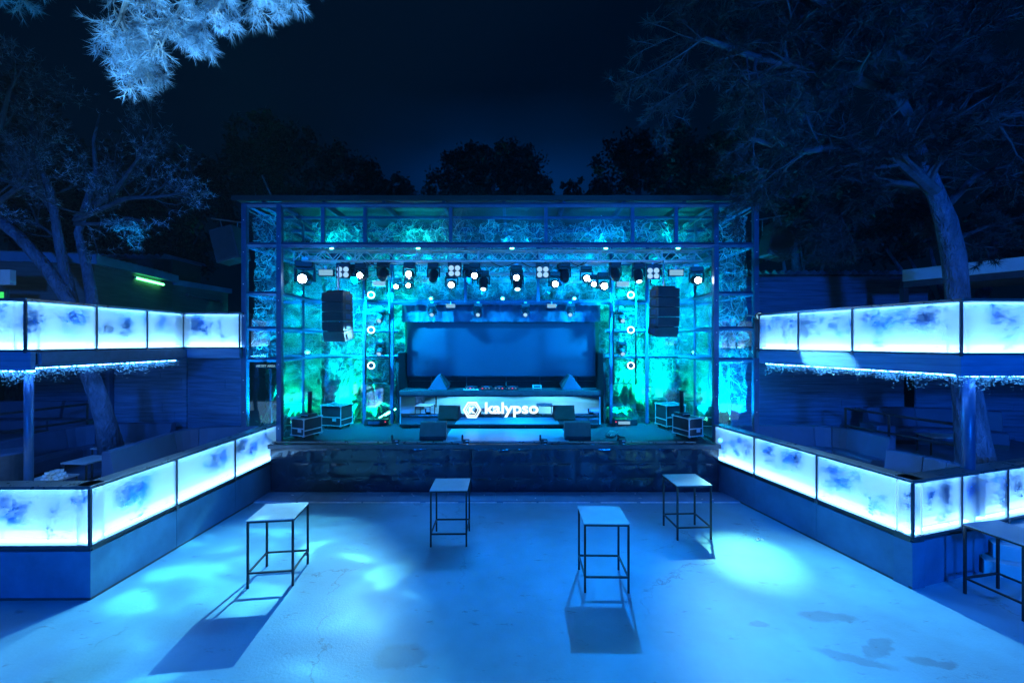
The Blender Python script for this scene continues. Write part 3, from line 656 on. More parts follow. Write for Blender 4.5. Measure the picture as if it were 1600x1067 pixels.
# outer ends of the side bays and roof
for X in (XL0+.07, XR0-.07):
    for z in LEV: beam((X,PF+.09,z),(X,16.9,z),.07)
    post(X, 16.9, 0, 7.3, .12)
q = MB(); q.box(XL0-.14,XR0+.10,PF-.14,17.6,7.42,7.47); 
for i in range(60):
    x = XL0-.2+i*(XR0-XL0+.35)/60; q.box(x,x+.11,PF-.12,17.55,7.47,7.495)
q.build('roof', M['roof'], t)
MB().box(XL0-.16,XR0+.12,PF-.20,PF-.14,7.37,7.50).build('roof_edge', M['roofdark'], t, bevel=.01)
for i in range(9): 
    x = XL0+.5+i*1.55; MB().box(x,x+.08,PF,17,7.28,7.42).build('rafter', M['steelb'], t)
for i in range(4):
    MB().box(XL0+.1,XR0-.1,11.6+i*1.4,11.7+i*1.4,7.22,7.29).build('purlin', M['steelb'], t)
# diagonal braces seen in the glass band
for (a,b) in (((XL1,PF+.1,7.25),(-4.9,PB,6.4)),((XR1,PF+.1,7.25),(4.1,PB,6.4)),((XL0+.1,PF+.1,7.2),(XL1,PB+1.2,6.5)),((XR0-.1,PF+.1,7.2),(XR1,PB+1.2,6.5))):
    MB().bar(a,b,.022).build('brace', M['rail'], t)
for s,(x,a,b) in enumerate(((XL0+.55,(-6.55,11.6,7.48),(-6.85,11.4,8.35)),(XR0-.1,(5.95,11.6,7.48),(6.2,11.4,8.35)))):
    tag(MB().bar(a,b,.022).build('antenna_rod', M['rail']), 'thin leaning rod on the %s end of the pavilion roof' % ('left','right')[s], 'rod', 'leaning rods on the pavilion roof')
# little sign behind the left bay glass
def text_mesh(body, size, extrude=.004, offset=0, space=1.0):
    c = bpy.data.curves.new('t','FONT'); c.body = body; c.size = size; c.extrude = extrude; c.offset = offset; c.align_x = 'CENTER'; c.align_y = 'CENTER'; c.space_character = space
    o = bpy.data.objects.new('t', c); sc.collection.objects.link(o); bpy.context.view_layer.update()
    me = bpy.data.meshes.new_from_object(o.evaluated_get(bpy.context.evaluated_depsgraph_get())); bpy.data.objects.remove(o); bpy.data.curves.remove(c); return me
s_ = thing('area_sign', 'tiny lettered sign high in the left glass bay', 'sign', (-6.42,PF+.12,3.16), world=False)
MB().cbox((0,.02,0),(.62,.012,.12)).build('board', M['blackm'], s_)
me = text_mesh('ARTIST AREA', .085); me.materials.clear(); me.materials.append(M['sign']); o = link(bpy.data.objects.new('lettering', me)); o.parent = s_; o.rotation_euler = (R(90),0,0)
s2 = MB().bar((-6.42,PF+.35,.9),(-6.42,PF+.35,3.3),.03); tag(s2.build('cable_pole', M['rail'], smooth=True), 'slim upright pole inside the left glass bay', 'pole')

# ------------------------------------------------------------------ booth alcove: screen, drape, cabinet
o = thing('stage_screen', 'wide blank matt screen behind the booth', 'screen', (-.37,14.0,2.64))
MB().box(-3.53,2.80,14.0,14.06,2.64,4.52).build('panel', M['screen'], o, bevel=.004); MB().box(-3.56,2.83,14.06,14.12,2.60,4.56).build('frame', M['blackm'], o)
q = MB(); vs = []; nx, nz = 200, 10
for j in range(nz+1):
    for i in range(nx+1):
        x = -3.6+6.5*i/nx; v = j/nz; g_ = noise.noise((x*1.6,.3,2))
        vs.append((x, 13.62+.07*noise.noise((x*3.2+v*1.8*g_*3,v*1.1,7))+.035*noise.noise((x*9-v*2*g_,v,3)), 4.44+.60*v+.01*noise.noise((x*4,v,1))))
q.add(vs, [(j*(nx+1)+i, j*(nx+1)+i+1, (j+1)*(nx+1)+i+1, (j+1)*(nx+1)+i) for j in range(nz) for i in range(nx)])
tag(q.build('drape', M['drape'], smooth=True), 'creased dark drape strung above the screen', 'drape')
o = thing('booth_alcove', 'black recess walls around the booth and screen', 'alcove', (-.35,13.2,1.2))
MB().box(-3.68,-3.60,13.2,14.4,1.2,3.42).build('side_wall', M['black'], o); MB().box(2.90,2.98,13.2,14.4,1.2,3.42).build('side_wall', M['black'], o)
MB().box(-3.7,3.0,14.4,14.46,1.2,5.1).build('rear_wall', M['black'], o)
pass
for x in (-2.75,-1.55,-.2,.95,2.2): MB().sbar((x,14.2,1.3),(x,14.2,2.7),.025).build('upright', M['steel'], o)
MB().sbar((-3.5,14.2,2.45),(2.8,14.2,2.45),.02).build('crossbar', M['steel'], o)
b = thing('dj_booth', 'long mirror-fronted booth with glowing lettering and hexagon emblem', 'booth', (-.35,12.4,1.22))
MB().box(-3.32,2.61,12.44,13.1,1.36,2.16).build('carcass', M['blackm'], b)
MB().box(-3.32,2.61,12.425,12.438,1.335,2.155).build('mirror_front', M['mirror'], b)
MB().box(-3.36,2.65,12.38,13.15,2.20,2.34).build('desk_top', M['steel'], b, bevel=.012)
MB().box(-3.34,2.63,12.40,12.45,2.158,2.20).build('front_trim', M['blackm'], b); MB().box(-3.34,2.63,12.40,12.45,1.28,1.333).build('front_trim', M['blackm'], b)
for x in (-3.335,2.625): MB().box(x-.012,x+.012,12.40,12.44,1.33,2.16).build('edge_trim', M['alu'], b)
for px in (570,700,760,830): pass
for x in (-2.8,-.98,.4,.95,2.2):
    MB().tube([(x-.02,12.55,1.275),(x+.02,12.55,1.275)],.05,14).build('castor', M['rail'], b)
MB().box(-3.1,2.4,12.6,13.0,1.219,1.28).build('underframe', M['black'], b)
# emblem and lettering
def hexring(r0, r1, y0, y1, cx, cz, m, nm, flat=True):
    q = MB(); a = [R(60*i) for i in range(6)]
    vs = [(cx+r_*math.cos(k_), y, cz+r_*math.sin(k_)) for y in (y0,y1) for r_ in (r0,r1) for k_ in a]
    fs = []
    for i in range(6):
        j = (i+1)%6; fs += [(i,j,6+j,6+i),(12+i,18+i,18+j,12+j),(i,12+i,12+j,j),(6+i,6+j,18+j,18+i)]
    return q.add(vs, fs).build(nm, m, b)
ex, ez = (737.5-800)/F*12.4, H-(640.5-533.5)/F*12.4
hexring(.22,.275,12.395,12.424,ex,ez,M['logo'],'emblem_ring'); hexring(.165,.19,12.395,12.424,ex,ez,M['logo'],'emblem_inner_ring')
def put_text(body, size, cx, cz, nm, offset, space=1.0, width=None):
    me = text_mesh(body, size, .014, offset, space); me.materials.clear(); me.materials.append(M['logo'])
    xs_ = [v.co.x for v in me.vertices]; zs_ = [v.co.y for v in me.vertices]; s = 1
    if width: s = width/(max(xs_)-min(xs_))
    for v in me.vertices:
        x, y, z = v.co; v.co = ((x-(max(xs_)+min(xs_))/2)*s, -z, (y-(max(zs_)+min(zs_))/2))
    o = link(bpy.data.objects.new(nm, me)); o.parent = b; o.location = Vector((cx,12.408,cz))-b.location; return o
put_text('kalypso', .46, (799.5-800)/F*12.4, ez+.005, 'lettering', .012, 1.0, 1.60)
put_text('K', .25, ex, ez, 'emblem_letter', .012)

# equipment on the desk
def wedge(label, x, y, z, rz, group, sc_=1.0, name='wedge_monitor'):
    t = thing(name, label, 'monitor speaker', (x,y,z), group, world=False, rz=rz)
    w2 = .34*sc_; poly = [(-.26,0),(.2,0),(.26,.12),(.05,.44),(-.1,.46)]
    MB().prism([(a*sc_,c*sc_) for a,c in poly], lambda p,s: ((w2 if s else -w2),p[0],p[1])).build('cabinet', M['speaker'], t, bevel=.012)
    MB().prism([(a*sc_,c*sc_) for a,c in ((-.255,.02),(-.11,.44),(-.125,.45),(-.27,.03))], lambda p,s: ((w2-.03 if s else -w2+.03),p[0],p[1])).build('grille', M['grille'], t)
    return t
G_ = 'monitor speakers on the stage floor'
wedge('floor monitor on the stage before the left end of the booth', -2.07, 11.0, 1.234, R(180+4), G_, 1.0)
wedge('floor monitor on the stage before the right end of the booth', 1.72, 11.0, 1.234, R(180-4), G_, 1.0)
def deskmon(label, x, s):
    t = thing('desk_monitor', label, 'monitor speaker', (x,12.75,2.342), 'tilted monitors on the booth desk', world=False)
    # a wedge lying on its side, leaning towards the middle
    poly = [(-.34,0),(.02,.0),(.26,.0),(.30,.14),(.05,.46),(-.02,.44)] 
    MB().prism([(a*s,c) for a,c in poly] if s > 0 else [(a*s,c) for a,c in poly][::-1], lambda p,q_: (p[0],(.2 if q_ else -.2),p[1])).build('cabinet', M['sofa'], t, bevel=.01)
    MB().prism([(a*s,c) for a,c in ((.26,.02),(.305,.15),(.06,.455),(.04,.44))] if s > 0 else [(a*s,c) for a,c in ((.26,.02),(.305,.15),(.06,.455),(.04,.44))][::-1], lambda p,q_: (p[0],(.215 if q_ else -.215),p[1])).build('grille', M['grille'], t)
deskmon('tilted monitor at the left end of the booth desk', -2.22, 1); deskmon('tilted monitor at the right end of the booth desk', 1.78, -1)
t = thing('dj_mixer', 'row of dark players and mixer with tiny lit buttons on the booth desk', 'dj equipment', (-.35,12.7,2.342))
for i,(x,w_) in enumerate(((-1.25,.36),(-.78,.34),(-.38,.30),(0.02,.34))):
    p = MB().cbox((x,12.7,2.342+.04),(w_,.34,.08)).build('player', M['lampbody'], t, bevel=.008)
    MB().tube([(x,12.68,2.423),(x,12.68,2.435)],.09,20).build('jog_wheel', M['steelb'], p)
    for k_ in range(3): MB().cbox((x-.11+.1*k_,12.528,2.372+.02),(.035,.004,.014)).build('button', M[('soft','red','soft')[(k_+i)%3]], p)
tag(MB().box(-1.45,-1.0,12.42,12.56,2.343,2.365).build('paper_sheet', M['curbtrim']), 'pale flat sheet lying at the front of the booth desk', 'paper')
t = thing('laptop_stand', 'small open metal laptop stand on the booth desk', 'stand', (.76,12.6,2.342))
for x in (.64,.88):
    MB().sbar((x,12.55,2.342),(x,12.55,2.48),.016).build('leg', M['alu'], t); MB().sbar((x,12.75,2.342),(x,12.75,2.48),.016).build('leg', M['alu'], t)
MB().sbar((.64,12.55,2.475),(.88,12.55,2.475),.016).build('crossbar', M['alu'], t); MB().sbar((.64,12.55,2.40),(.88,12.55,2.40),.016).build('crossbar', M['alu'], t)

# ------------------------------------------------------------------ trusses
def truss(name, label, a, b, w_, cell, m='alu', ladder=False, group='lighting trusses'):
    t = thing(name, label, 'truss', a, group); a = Vector(a); b = Vector(b); d = (b-a); L_ = d.length; d.normalize()
    if abs(d.z) > .9: e1, e2 = Vector((1,0,0)), Vector((0,1,0))
    elif abs(d.x) > .5: e1, e2 = Vector((0,0,1)), Vector((0,1,0))
    else: e1, e2 = Vector((0,0,1)), Vector((1,0,0))
    cs = [e1*s*w_/2+e2*q*w_/2 for s,q in ((-1,-1),(1,-1),(1,1),(-1,1))]
    if ladder: cs = cs[:2]
    for c in cs: MB().bar(a+c,b+c,.030 if not ladder else .022).build('chord', M[m], t, smooth=True)
    q = MB(); n = int(L_/cell)
    for i in range(n):
        p0, p1 = a+d*(L_*i/n), a+d*(L_*(i+1)/n)
        for k_ in range(len(cs) if not ladder else 1):
            c0, c1 = cs[k_], cs[(k_+1)%len(cs)]
            if i % 2: c0, c1 = c1, c0
            q.bar(p0+c0,p1+c1,.014,6)
            if i % 6 == 0: q.bar(p0+c0,p0+c1,.018,6)
    q.build('lacing', M[m], t); return t
truss('lighting_truss', 'long front lighting truss spanning the pavilion under the glass band', (-5.85,11.3,6.10), (5.12,11.3,6.10), .29, .27)
truss('lighting_truss', 'shorter rear lighting truss behind the front one', (-2.8,12.6,5.98), (3.0,12.6,5.98), .29, .27)
truss('lighting_truss', 'left side lighting truss running from front to back', (-5.55,11.45,6.02), (-5.55,13.0,6.02), .25, .27); truss('lighting_truss', 'right side lighting truss running from front to back', (4.9,11.45,6.02), (4.9,13.0,6.02), .25, .27)
def tower(label, x0, x1, y, z0, z1):
    t = thing('truss_tower', label, 'truss', (x0,y,z0), 'ladder towers of stage lamps')
    for x in (x0,x1): MB().bar((x,y,z0),(x,y,z1),.026).build('chord', M['steel'], t, smooth=True)
    for z in (z0+.04,3.28,3.45,4.62,4.75): MB().bar((x0,y,z),(x1,y,z),.018).build('rung', M['steel'], t)
    for (za,zb) in ((z0+.04,z0+.3),(3.45,3.28),(4.75,4.62)):
        MB().bar((x1,y,zb),(x1-.25,y,za),.012,6).build('brace', M['steel'], t); MB().bar((x0,y,zb),(x0+.25,y,za),.012,6).build('brace', M['steel'], t)
tower('ladder tower of lamps left of the screen', -4.33, -3.62, 12.3, 2.52, 5.95); tower('ladder tower of lamps right of the screen', 3.0, 3.66, 12.3, 2.52, 5.95)

# ------------------------------------------------------------------ lamps: one of each kind, then copies
def moving_head(lit='white', rx=0):
    t = thing('moving_head', 'x', 'stage lamp', (0,0,0), 'moving head stage lamps', world=False)
    MB().cbox((0,0,-.07),(.30,.22,.12)).build('base', M['lampbody'], t, bevel=.015); MB().cbox((0,0,.02),(.10,.06,.08)).build('hook_clamp', M['alu'], t)
    q = MB(); q.cbox((0,0,-.15),(.34,.08,.04)); q.cbox((-.16,0,-.27),(.035,.09,.24)); q.cbox((.16,0,-.27),(.035,.09,.24)); q.build('yoke', M['lampbody'], t, bevel=.01)
    m = Matrix.Translation((0,0,-.33)) @ Matrix.Rotation(rx,4,'X')
    pr = [(.16,.09),(.10,.125),(0,.13),(-.12,.115),(-.19,.105),(-.215,.09)]
    hd = MB(); hd.tube([m @ Vector((0,yy,0)) for yy,_ in pr],[r_ for _,r_ in pr],18); h = hd.build('head', M['lampbody'], t, smooth=False, bevel=.004)
    MB().tube([m @ Vector((0,-.212,0)), m @ Vector((0,-.222,0))],[.074,.07],18).build('lens', M[lit], h); return t
def blinder():
    t = thing('blinder_lamp', 'x', 'stage lamp', (0,0,0), 'four-cell blinder lamps', world=False)
    MB().cbox((0,.05,-.23),(.36,.12,.42)).build('housing', M['lampbody'], t, bevel=.012); MB().cbox((0,.03,0),(.06,.05,.1)).build('hook_clamp', M['alu'], t)
    for a,c in ((-.085,-.20),(.085,-.20),(-.085,-.35),(.085,-.35)):
        MB().tube([(a,-.012,c),(a,-.024,c)],[.074,.066],18).build('cell', M['soft'], t)
    return t
def ledbar():
    t = thing('panel_lamp', 'x', 'stage lamp', (0,0,0), 'flat panel lamps', world=False)
    MB().cbox((0,.05,-.14),(.42,.08,.20)).build('housing', M['lampbody'], t, bevel=.01); MB().cbox((0,.003,-.14),(.37,.012,.15)).build('lens', M['dim'], t); MB().cbox((0,.03,0),(.05,.04,.1)).build('hook_clamp', M['alu'], t); return t
def ringlamp():
    t = thing('ring_lamp', 'x', 'stage lamp', (0,0,0), 'ring lamps on the ladder towers', world=False)
    MB().tube([(0,.16,0),(0,.1,0),(0,-.02,0)],[.10,.15,.16],22).build('housing', M['lampbody'], t)
    q = MB(); n = 28
    vs = [(r_*math.cos(2*math.pi*i/n), y, r_*math.sin(2*math.pi*i/n)) for y in (-.03,-.021) for r_ in (.095,.135) for i in range(n)]
    fs = []
    for i in range(n):
        j = (i+1)%n; fs += [(i,j,n+j,n+i),(2*n+i,3*n+i,3*n+j,2*n+j),(i,2*n+i,2*n+j,j),(n+i,n+j,3*n+j,3*n+i)]
    q.add(vs, fs).build('ring', M['ring'], t); return t
protos = {}
def place(kind, label, px, py, d, rz=0, sc_=1.0, tilt=None):
    """px, py: where the lens shows, d: its distance"""
    c = at(px, py, d)
    off = {'hot':.33,'cool':.33,'down':.33,'off':.33,'blinder':.27,'bar':.14,'ring':0}[kind]*sc_
    loc = (c.x, c.y, c.z+off)
    if kind not in protos:
        p = {'hot':lambda: moving_head('white', R(8)),'cool':lambda: moving_head('soft', R(30)),'down':lambda: moving_head('ring', R(62)),'off':lambda: moving_head('lampbody', R(50)),
             'blinder':blinder,'bar':ledbar,'ring':ringlamp}[kind]()
        p['label'] = label; p.location = loc; p.rotation_euler.z = rz; p.scale = (sc_,)*3; protos[kind] = p; return p
    return dup(protos[kind], label, loc, rz, sc_)
T1, T2 = 11.3, 12.3
hots = [
 (476.7,435.8,T1,1.5,'brightest oversized hot lamp at the far left of the stage truss'),
 (564.6,430.7,T1,1.0,'hot lamp on the truss between the left blinder and the left ladder tower'),
 (620,448,T2,.8,'hot lamp at the right side of the left ladder tower top'),
 (640,428.5,T1,1.0,'upper of two stacked hot lamps right of the left ladder tower'),
 (639,446,T2,.8,'lower of two stacked hot lamps right of the left ladder tower'),
 (706,445,T1,1.0,'hot lamp just below the blinder left of the truss middle'),
 (742,431,T1,1.0,'hot lamp on the truss right of the left middle blinder'),
 (807,434,T1,1.0,'hot lamp on the truss left of the right middle blinder'),
 (867,444,T1,1.0,'hot lamp just below and right of the right middle blinder'),
 (916,435,T1,1.0,'hot lamp on the truss, first of the tight trio near the right tower'),
 (927,444,T1+.5,.8,'small hot lamp in the middle of the tight trio near the right tower'),
 (943,447,T1+.3,1.15,'strong hot lamp at the right of the tight trio near the right tower'),
 (1088,438,T1,1.1,'hot lamp at the far right of the stage truss')]
HOT = []; COOL = []
for (px,py,d,s,lab) in hots: HOT.append(place('hot', lab, px, py, d, (px-790)/F*-.5, s))
for (px,py,d,lab) in ((755.5,446,11.5,'lamp tilted down with a ring-shaped lens, left of the truss middle'),(808.5,446,11.5,'lamp tilted down with a ring-shaped lens, right of the truss middle'),(997,434,T1,'lamp tilted down over the right ladder tower')):
    place('down', lab, px, py-4, d, 0, 1.0)
for (px,py,d,lab) in ((599,428,T1,'dark unlit moving head above the left ladder tower'),(677.6,430,T1,'dark unlit moving head left of the left middle blinder'),(882,430,T1,'dark unlit moving head right of the right middle blinder'),(961,428,T1,'dark unlit moving head right of the hot trio')):
    place('off', lab, px, py, d, 0, 1.0)
for (px,py,lab) in ((535.7,425,'blinder with four dim cells at the left of the truss'),(710,423,'blinder with four dim cells left of the truss middle'),(848,425,'blinder with four dim cells right of the truss middle'),(1020.6,427,'blinder with four dim cells above the right line array')):
    place('blinder', lab, px, py, T1-.1, (px-790)/F*-.25, .98)
for (px,py,d,lab) in ((509,426,T1,'flat panel lamp right of the brightest lamp'),(592,443,T2,'flat panel lamp at the top of the left ladder tower'),(973.6,444,T2,'flat panel lamp at the top of the right ladder tower'),(1057,426,T1,'flat panel lamp between the right blinder and the rightmost hot lamp'),(704,478,13.0,'flat panel lamp on the low beam above the drape, left'),(862,478,13.0,'flat panel lamp on the low beam above the drape, right')):
    place('bar', lab, px, py, d, 0, 1.0 if d < 13 else .75)
for (px,s,side) in ((580,1,'left'),(985.7,-1,'right')):
    for k_,py in enumerate((461,515.5,571)):
        place('ring', '%s ring lamp on the %s ladder tower' % (('top','middle','bottom')[k_],side), px, py, 12.2, s*R(14), .78)
for (px,side) in ((594.7,'left'),(971,'right')):
    for k_,py in enumerate((497,548)):
        COOL.append(place('cool', '%s small moving head on the %s ladder tower' % (('upper','lower')[k_],side), px, py, 12.15, 0, .85))
for (px,lab) in ((675,'first'),(747,'second'),(821,'third'),(891,'fourth')):
    place('cool', '%s from the left of the small moving heads hung above the drape' % lab, px, 488, 12.95, (px-785)/F*-.8, .85)
# cables looping under the truss
for i in range(9):
    x = rng.uniform(-5.4,4.6); L_ = rng.uniform(.3,.8); z = 5.97; sg = rng.uniform(.06,.2)
    q = MB(); q.tube([(x+L_*k_/8, 11.18+.02*math.sin(i), z-sg*math.sin(math.pi*k_/8)) for k_ in range(9)], .012, 5)
    tag(q.build('power_cable', M['lampbody']), 'thin black power cable looping under the front lighting truss', 'cable', 'power cables looping under the front truss')

# ------------------------------------------------------------------ line arrays and side speakers
def line_array(label, x, y, ztop, rz, s=1):
    t = thing('line_array', label, 'loudspeaker', (x,y,ztop), 'hanging line array loudspeakers', world=False, rz=rz)
    MB().cbox((0,.05,.03),(.5,.3,.05)).build('flying_frame', M['blackm'], t); MB().bar((0,.05,.05),(0,.05,.75),.02).build('chain', M['rail'], t)
    z = 0; ang = 0; y0 = 0
    for i in range(5):
        h = .25; ang = (0,1,2,4,14)[i]; a = R(ang)
        c = Vector((0,y0+math.sin(a)*h/2,z-math.cos(a)*h/2))
        m_ = MB(); m_.cbox(c, (.62,.44,h-.012), 0, a if False else R(ang)); cab = m_.build('cabinet', M['speaker'], t, bevel=.01)
        MB().cbox(c+Vector((0,-.224,0)), (.56,.012,h-.05), 0, R(ang)).build('grille', M['grille'], cab)
        MB().cbox(c+Vector((.30*s+.02*s,.0,0)), (.012,.2,h*.5), 0, R(ang)).build('side_plate', M['sofa'], cab)
        y0 += math.sin(a)*h; z -= math.cos(a)*h
line_array('five-cabinet line array hanging at the left of the stage', -4.62, 11.0, 5.08, R(-12), 1)
line_array('five-cabinet line array hanging at the right of the stage', 4.03, 11.0, 5.20, R(12), -1)
def side_speaker(label, c, ry, beamA, beamB, drops):
    t = thing('hanging_speaker', label, 'loudspeaker', c, 'speakers hung outside the pavilion')
    MB().cbox(c, (.62,.5,.88), 0, 0, ry).build('cabinet', M['speaker'], t, bevel=.02)
    MB().cbox(Vector(c)+Vector((0,-.256,0)), (.54,.012,.78), 0, 0, ry).build('grille', M['grille'], t)
    MB().bar(beamA, beamB, .022).build('arm', M['rail'], t)
    for a, b_ in drops: MB().bar(a,b_,.014).build('chain', M['rail'], t)
side_speaker('dark speaker slung tilted from an arm at the left outside of the pavilion', (-7.45,11.0,6.33), R(-14), (-7.95,11.0,7.05), (-7.0,11.0,6.92), (((-7.72,11,7.02),(-7.65,11,6.7)),((-7.25,11,6.96),(-7.3,11,6.5))))
side_speaker('dark speaker slung tilted from an arm at the right outside of the pavilion', (7.0,11.0,6.42), R(14), (6.32,11.0,6.98), (7.3,11.0,7.15), (((6.62,11,7.0),(6.62,11,6.6)),((6.92,11,7.05),(6.98,11,6.75))))

# ------------------------------------------------------------------ flight cases with fog columns
def flight_case(label, x, y, z, w_, d_, h, rz, tube_=False, lid=False, mside='case'):
    t = thing('flight_case', label, 'flight case', (x,y,z), 'wheeled flight cases on the stage', world=False, rz=rz)
    z0 = .10; MB().box(-w_/2,w_/2,-d_/2,d_/2,z0,z0+h).build('body', M['case'], t, bevel=.004)
    q = MB(); e_ = .022
    for a in (-1,1):
        for c in (-1,1):
            q.cbox((a*w_/2,c*d_/2,z0+h/2),(e_,e_,h+.01)); q.cbox((0,c*d_/2,z0+h/2+a*h/2),(w_+.02,e_,e_)); q.cbox((a*w_/2,0,z0+h/2+c*h/2),(e_,d_+.02,e_))
            for k_ in (0,1): q.cbox((a*w_/2,c*d_/2,z0+k_*h),(.05,.05,.05))
    q.cbox((0,-d_/2-.002,z0+h*.42),(w_,.012,.03)); q.cbox((-w_/2-.002,0,z0+h*.3),(.012,d_,.03)); q.cbox((w_/2+.002,0,z0+h*.3),(.012,d_,.03))
    q.build('edging', M['alu'], t)
    MB().cbox((w_*.18,-d_/2-.012,z0+h*.3),(.12,.012,.09)).build('latch', M['alu'], t)
    for a in (-1,1):
        for c in (-1,1): MB().tube([(a*(w_/2-.08)-.02,c*(d_/2-.08),.05),(a*(w_/2-.08)+.02,c*(d_/2-.08),.05)],.05,14).build('castor', M['blackm'], t)
    return t
def fog_unit(label, x, y, z, rz):
    t = thing('fog_machine', label, 'fog machine', (x,y,z), 'fog machines on the flight cases', world=False, rz=rz)
    MB().cbox((0,0,.05),(.30,.3,.10)).build('body', M['lampbody'], t, bevel=.01); MB().tube([(0,.02,.1),(0,.02,.66),(0,.02,.68)],[.055,.055,.06],18).build('column', M['blackm'], t, smooth=True)
    MB().cbox((0,-.155,.07),(.24,.01,.015)).build('label_strip', M['alu'], t)
flight_case('nearer flight case at the left front of the stage, carrying a fog machine', -5.55, 11.25, 1.22, .44, .58, .44, R(-22)); fog_unit('fog machine with a tall tube on the left flight case', -5.50, 11.28, 1.76, R(-22))
flight_case('taller flight case behind, at the left rear of the stage', -5.28, 12.55, 1.22, .66, .55, .58, R(-14))
flight_case('nearer flight case at the right front of the stage, carrying a fog machine', 4.72, 11.2, 1.22, .44, .60, .46, R(20)); fog_unit('fog machine with a tall tube on the right flight case', 4.62, 11.3, 1.78, R(20))
flight_case('taller flight case behind, at the right rear of the stage', 4.75, 12.5, 1.22, .62, .55, .60, R(14))
t = thing('foot_pedal', 'low metal bracket lying beside the right floor monitor', 'bracket', (2.85,11.35,1.235)); MB().cbox((2.72,11.35,1.29),(.22,.42,.02),R(-32),R(8)).build('plate', M['rail'], t); MB().cbox((2.95,11.15,1.25),(.16,.06,.03),R(-32)).build('foot', M['blackm'], t)
for s,(pts,lab) in enumerate((([(-5.9,10.9),(-5.5,10.72),(-5.0,10.8),(-4.6,10.68)],'left'),([(4.7,10.9),(5.0,10.75),(5.08,11.1),(4.95,11.5)],'right'))):
    q = MB(); q.tube([(a,b_,1.232) for a,b_ in pts],.012,6); tag(q.build('stage_cable', M['blackm']), 'thin cable curling on the stage floor before the %s flight case' % lab, 'cable')
# round wall lamp at the right corner
t = thing('round_floodlight', 'round chrome lamp at the pavilion corner above the right balustrade', 'lamp', at(1187,494,10.3)); c = at(1187,494,10.3)
MB().tube([c+Vector((0,.12,0)),c+Vector((0,.05,0)),c],[.05,.10,.11],20).build('housing', M['lampbody'], t); MB().tube([c+Vector((0,-.002,0)),c+Vector((0,-.012,0))],[.085,.075],20).build('lens', M['dim'], t)
MB().bar(c+Vector((0,.05,0)),c+Vector((-.25,.2,.05)),.02).build('bracket', M['rail'], t)

# ------------------------------------------------------------------ planted scenery behind the glass
def net(label, x0, x1, y, z0, z1, m, amp=.35, seed=0, wavy=0, res=.055, lean=0, cat='net'):  # nets and their strands stand in for vein-like glass reflections
    nx, nz = int((x1-x0)/res), int((z1-z0)/res); vs = []
    for j in range(nz+1):
        for i in range(nx+1):
            u_, v_ = i/nx, j/nz; x = x0+(x1-x0)*u_; top = z1+(wavy*(noise.noise((x*.9,seed,3))+.5*noise.noise((x*2.6,seed,9))) if wavy else 0)
            z = z0+(top-z0)*v_
            rd = 1-abs(noise.noise((x*.9+seed,z*.9,1.3)))*2; rd2 = 1-abs(noise.noise((x*2.3,z*2.1+seed,5.1)))*2
            vs.append((x+.12*noise.noise((x*1.3,z*1.7,seed+2)), y+lean*v_-amp*(.75*rd+.5*rd2+.22*(1-2*abs(noise.noise((x*5.1,z*4.7,seed))))), z+.1*noise.noise((x*1.9,z*1.1,seed+8))))
    q = MB(); q.add(vs, [(j*(nx+1)+i, j*(nx+1)+i+1, (j+1)*(nx+1)+i+1, (j+1)*(nx+1)+i) for j in range(nz) for i in range(nx)])
    o = tag(q.build('camouflage_net', m), label, cat, 'crumpled nets lit green'); rs = random.Random(int(seed*77+5)); st_ = MB()
    P = lambda a_, b_: vs[min(nz,max(0,int(b_)))*(nx+1)+min(nx,max(0,int(a_)))]
    for _ in range(int((x1-x0)*(z1-z0)*(9 if m == M['net'] else 3.5))):      # pale strands drawn as the vein-like reflections of the glass
        a_, b_ = rs.uniform(0,nx), rs.uniform(0,nz); ang = rs.uniform(0,6.28); pts = []
        for k_ in range(rs.randint(6,15)):
            p = P(a_,b_); pts.append((p[0]+rs.gauss(0,.012), p[1]-.03-rs.random()*.03, p[2]+rs.gauss(0,.012))); ang += rs.gauss(0,.75); a_ += math.cos(ang)*1.6; b_ += math.sin(ang)*1.6
            if not (0 < a_ < nx and 0 < b_ < nz): break
        if len(pts) > 3: st_.tube(pts, rs.uniform(.005,.014), 4, False)
    st_.build('reflection_veins', M['reflvein'], o); return o
net('wide crumpled green-lit net closing the back of the planted strip', -9.2, 8.6, 15.9, .9, 6.9, M['net2'], .35, 1)
net('crumpled net curtain high behind the glass, above the screen', -5.7, 5.0, 14.3, 5.0, 7.1, M['net2'], .30, 2, .15)
net('crumpled net slung under the pavilion roof behind the left half of the glass band', -5.7, -.45, 12.15, 6.42, 7.24, M['net'], .36, 3, .30)
net('crumpled net slung under the pavilion roof behind the right half of the glass band', -.35, 5.1, 12.15, 6.42, 7.24, M['net'], .36, 4, .30)
net('narrow net hanging behind the left glass bay', -6.84, -6.08, 11.12, 3.4, 7.15, M['net'], .13, 5, .1)
net('crumpled net drawing the reflections in the left side glass of the stage', -5.9, -3.9, 13.5, 2.6, 6.2, M['net'], .26, 11)
net('crumpled net drawing the reflections in the right side glass of the stage', 3.2, 5.2, 13.5, 2.6, 6.2, M['net'], .26, 12)
net('narrow net hanging behind the right glass bay', 5.34, 6.22, 11.12, 2.0, 7.15, M['net'], .13, 6, .1)
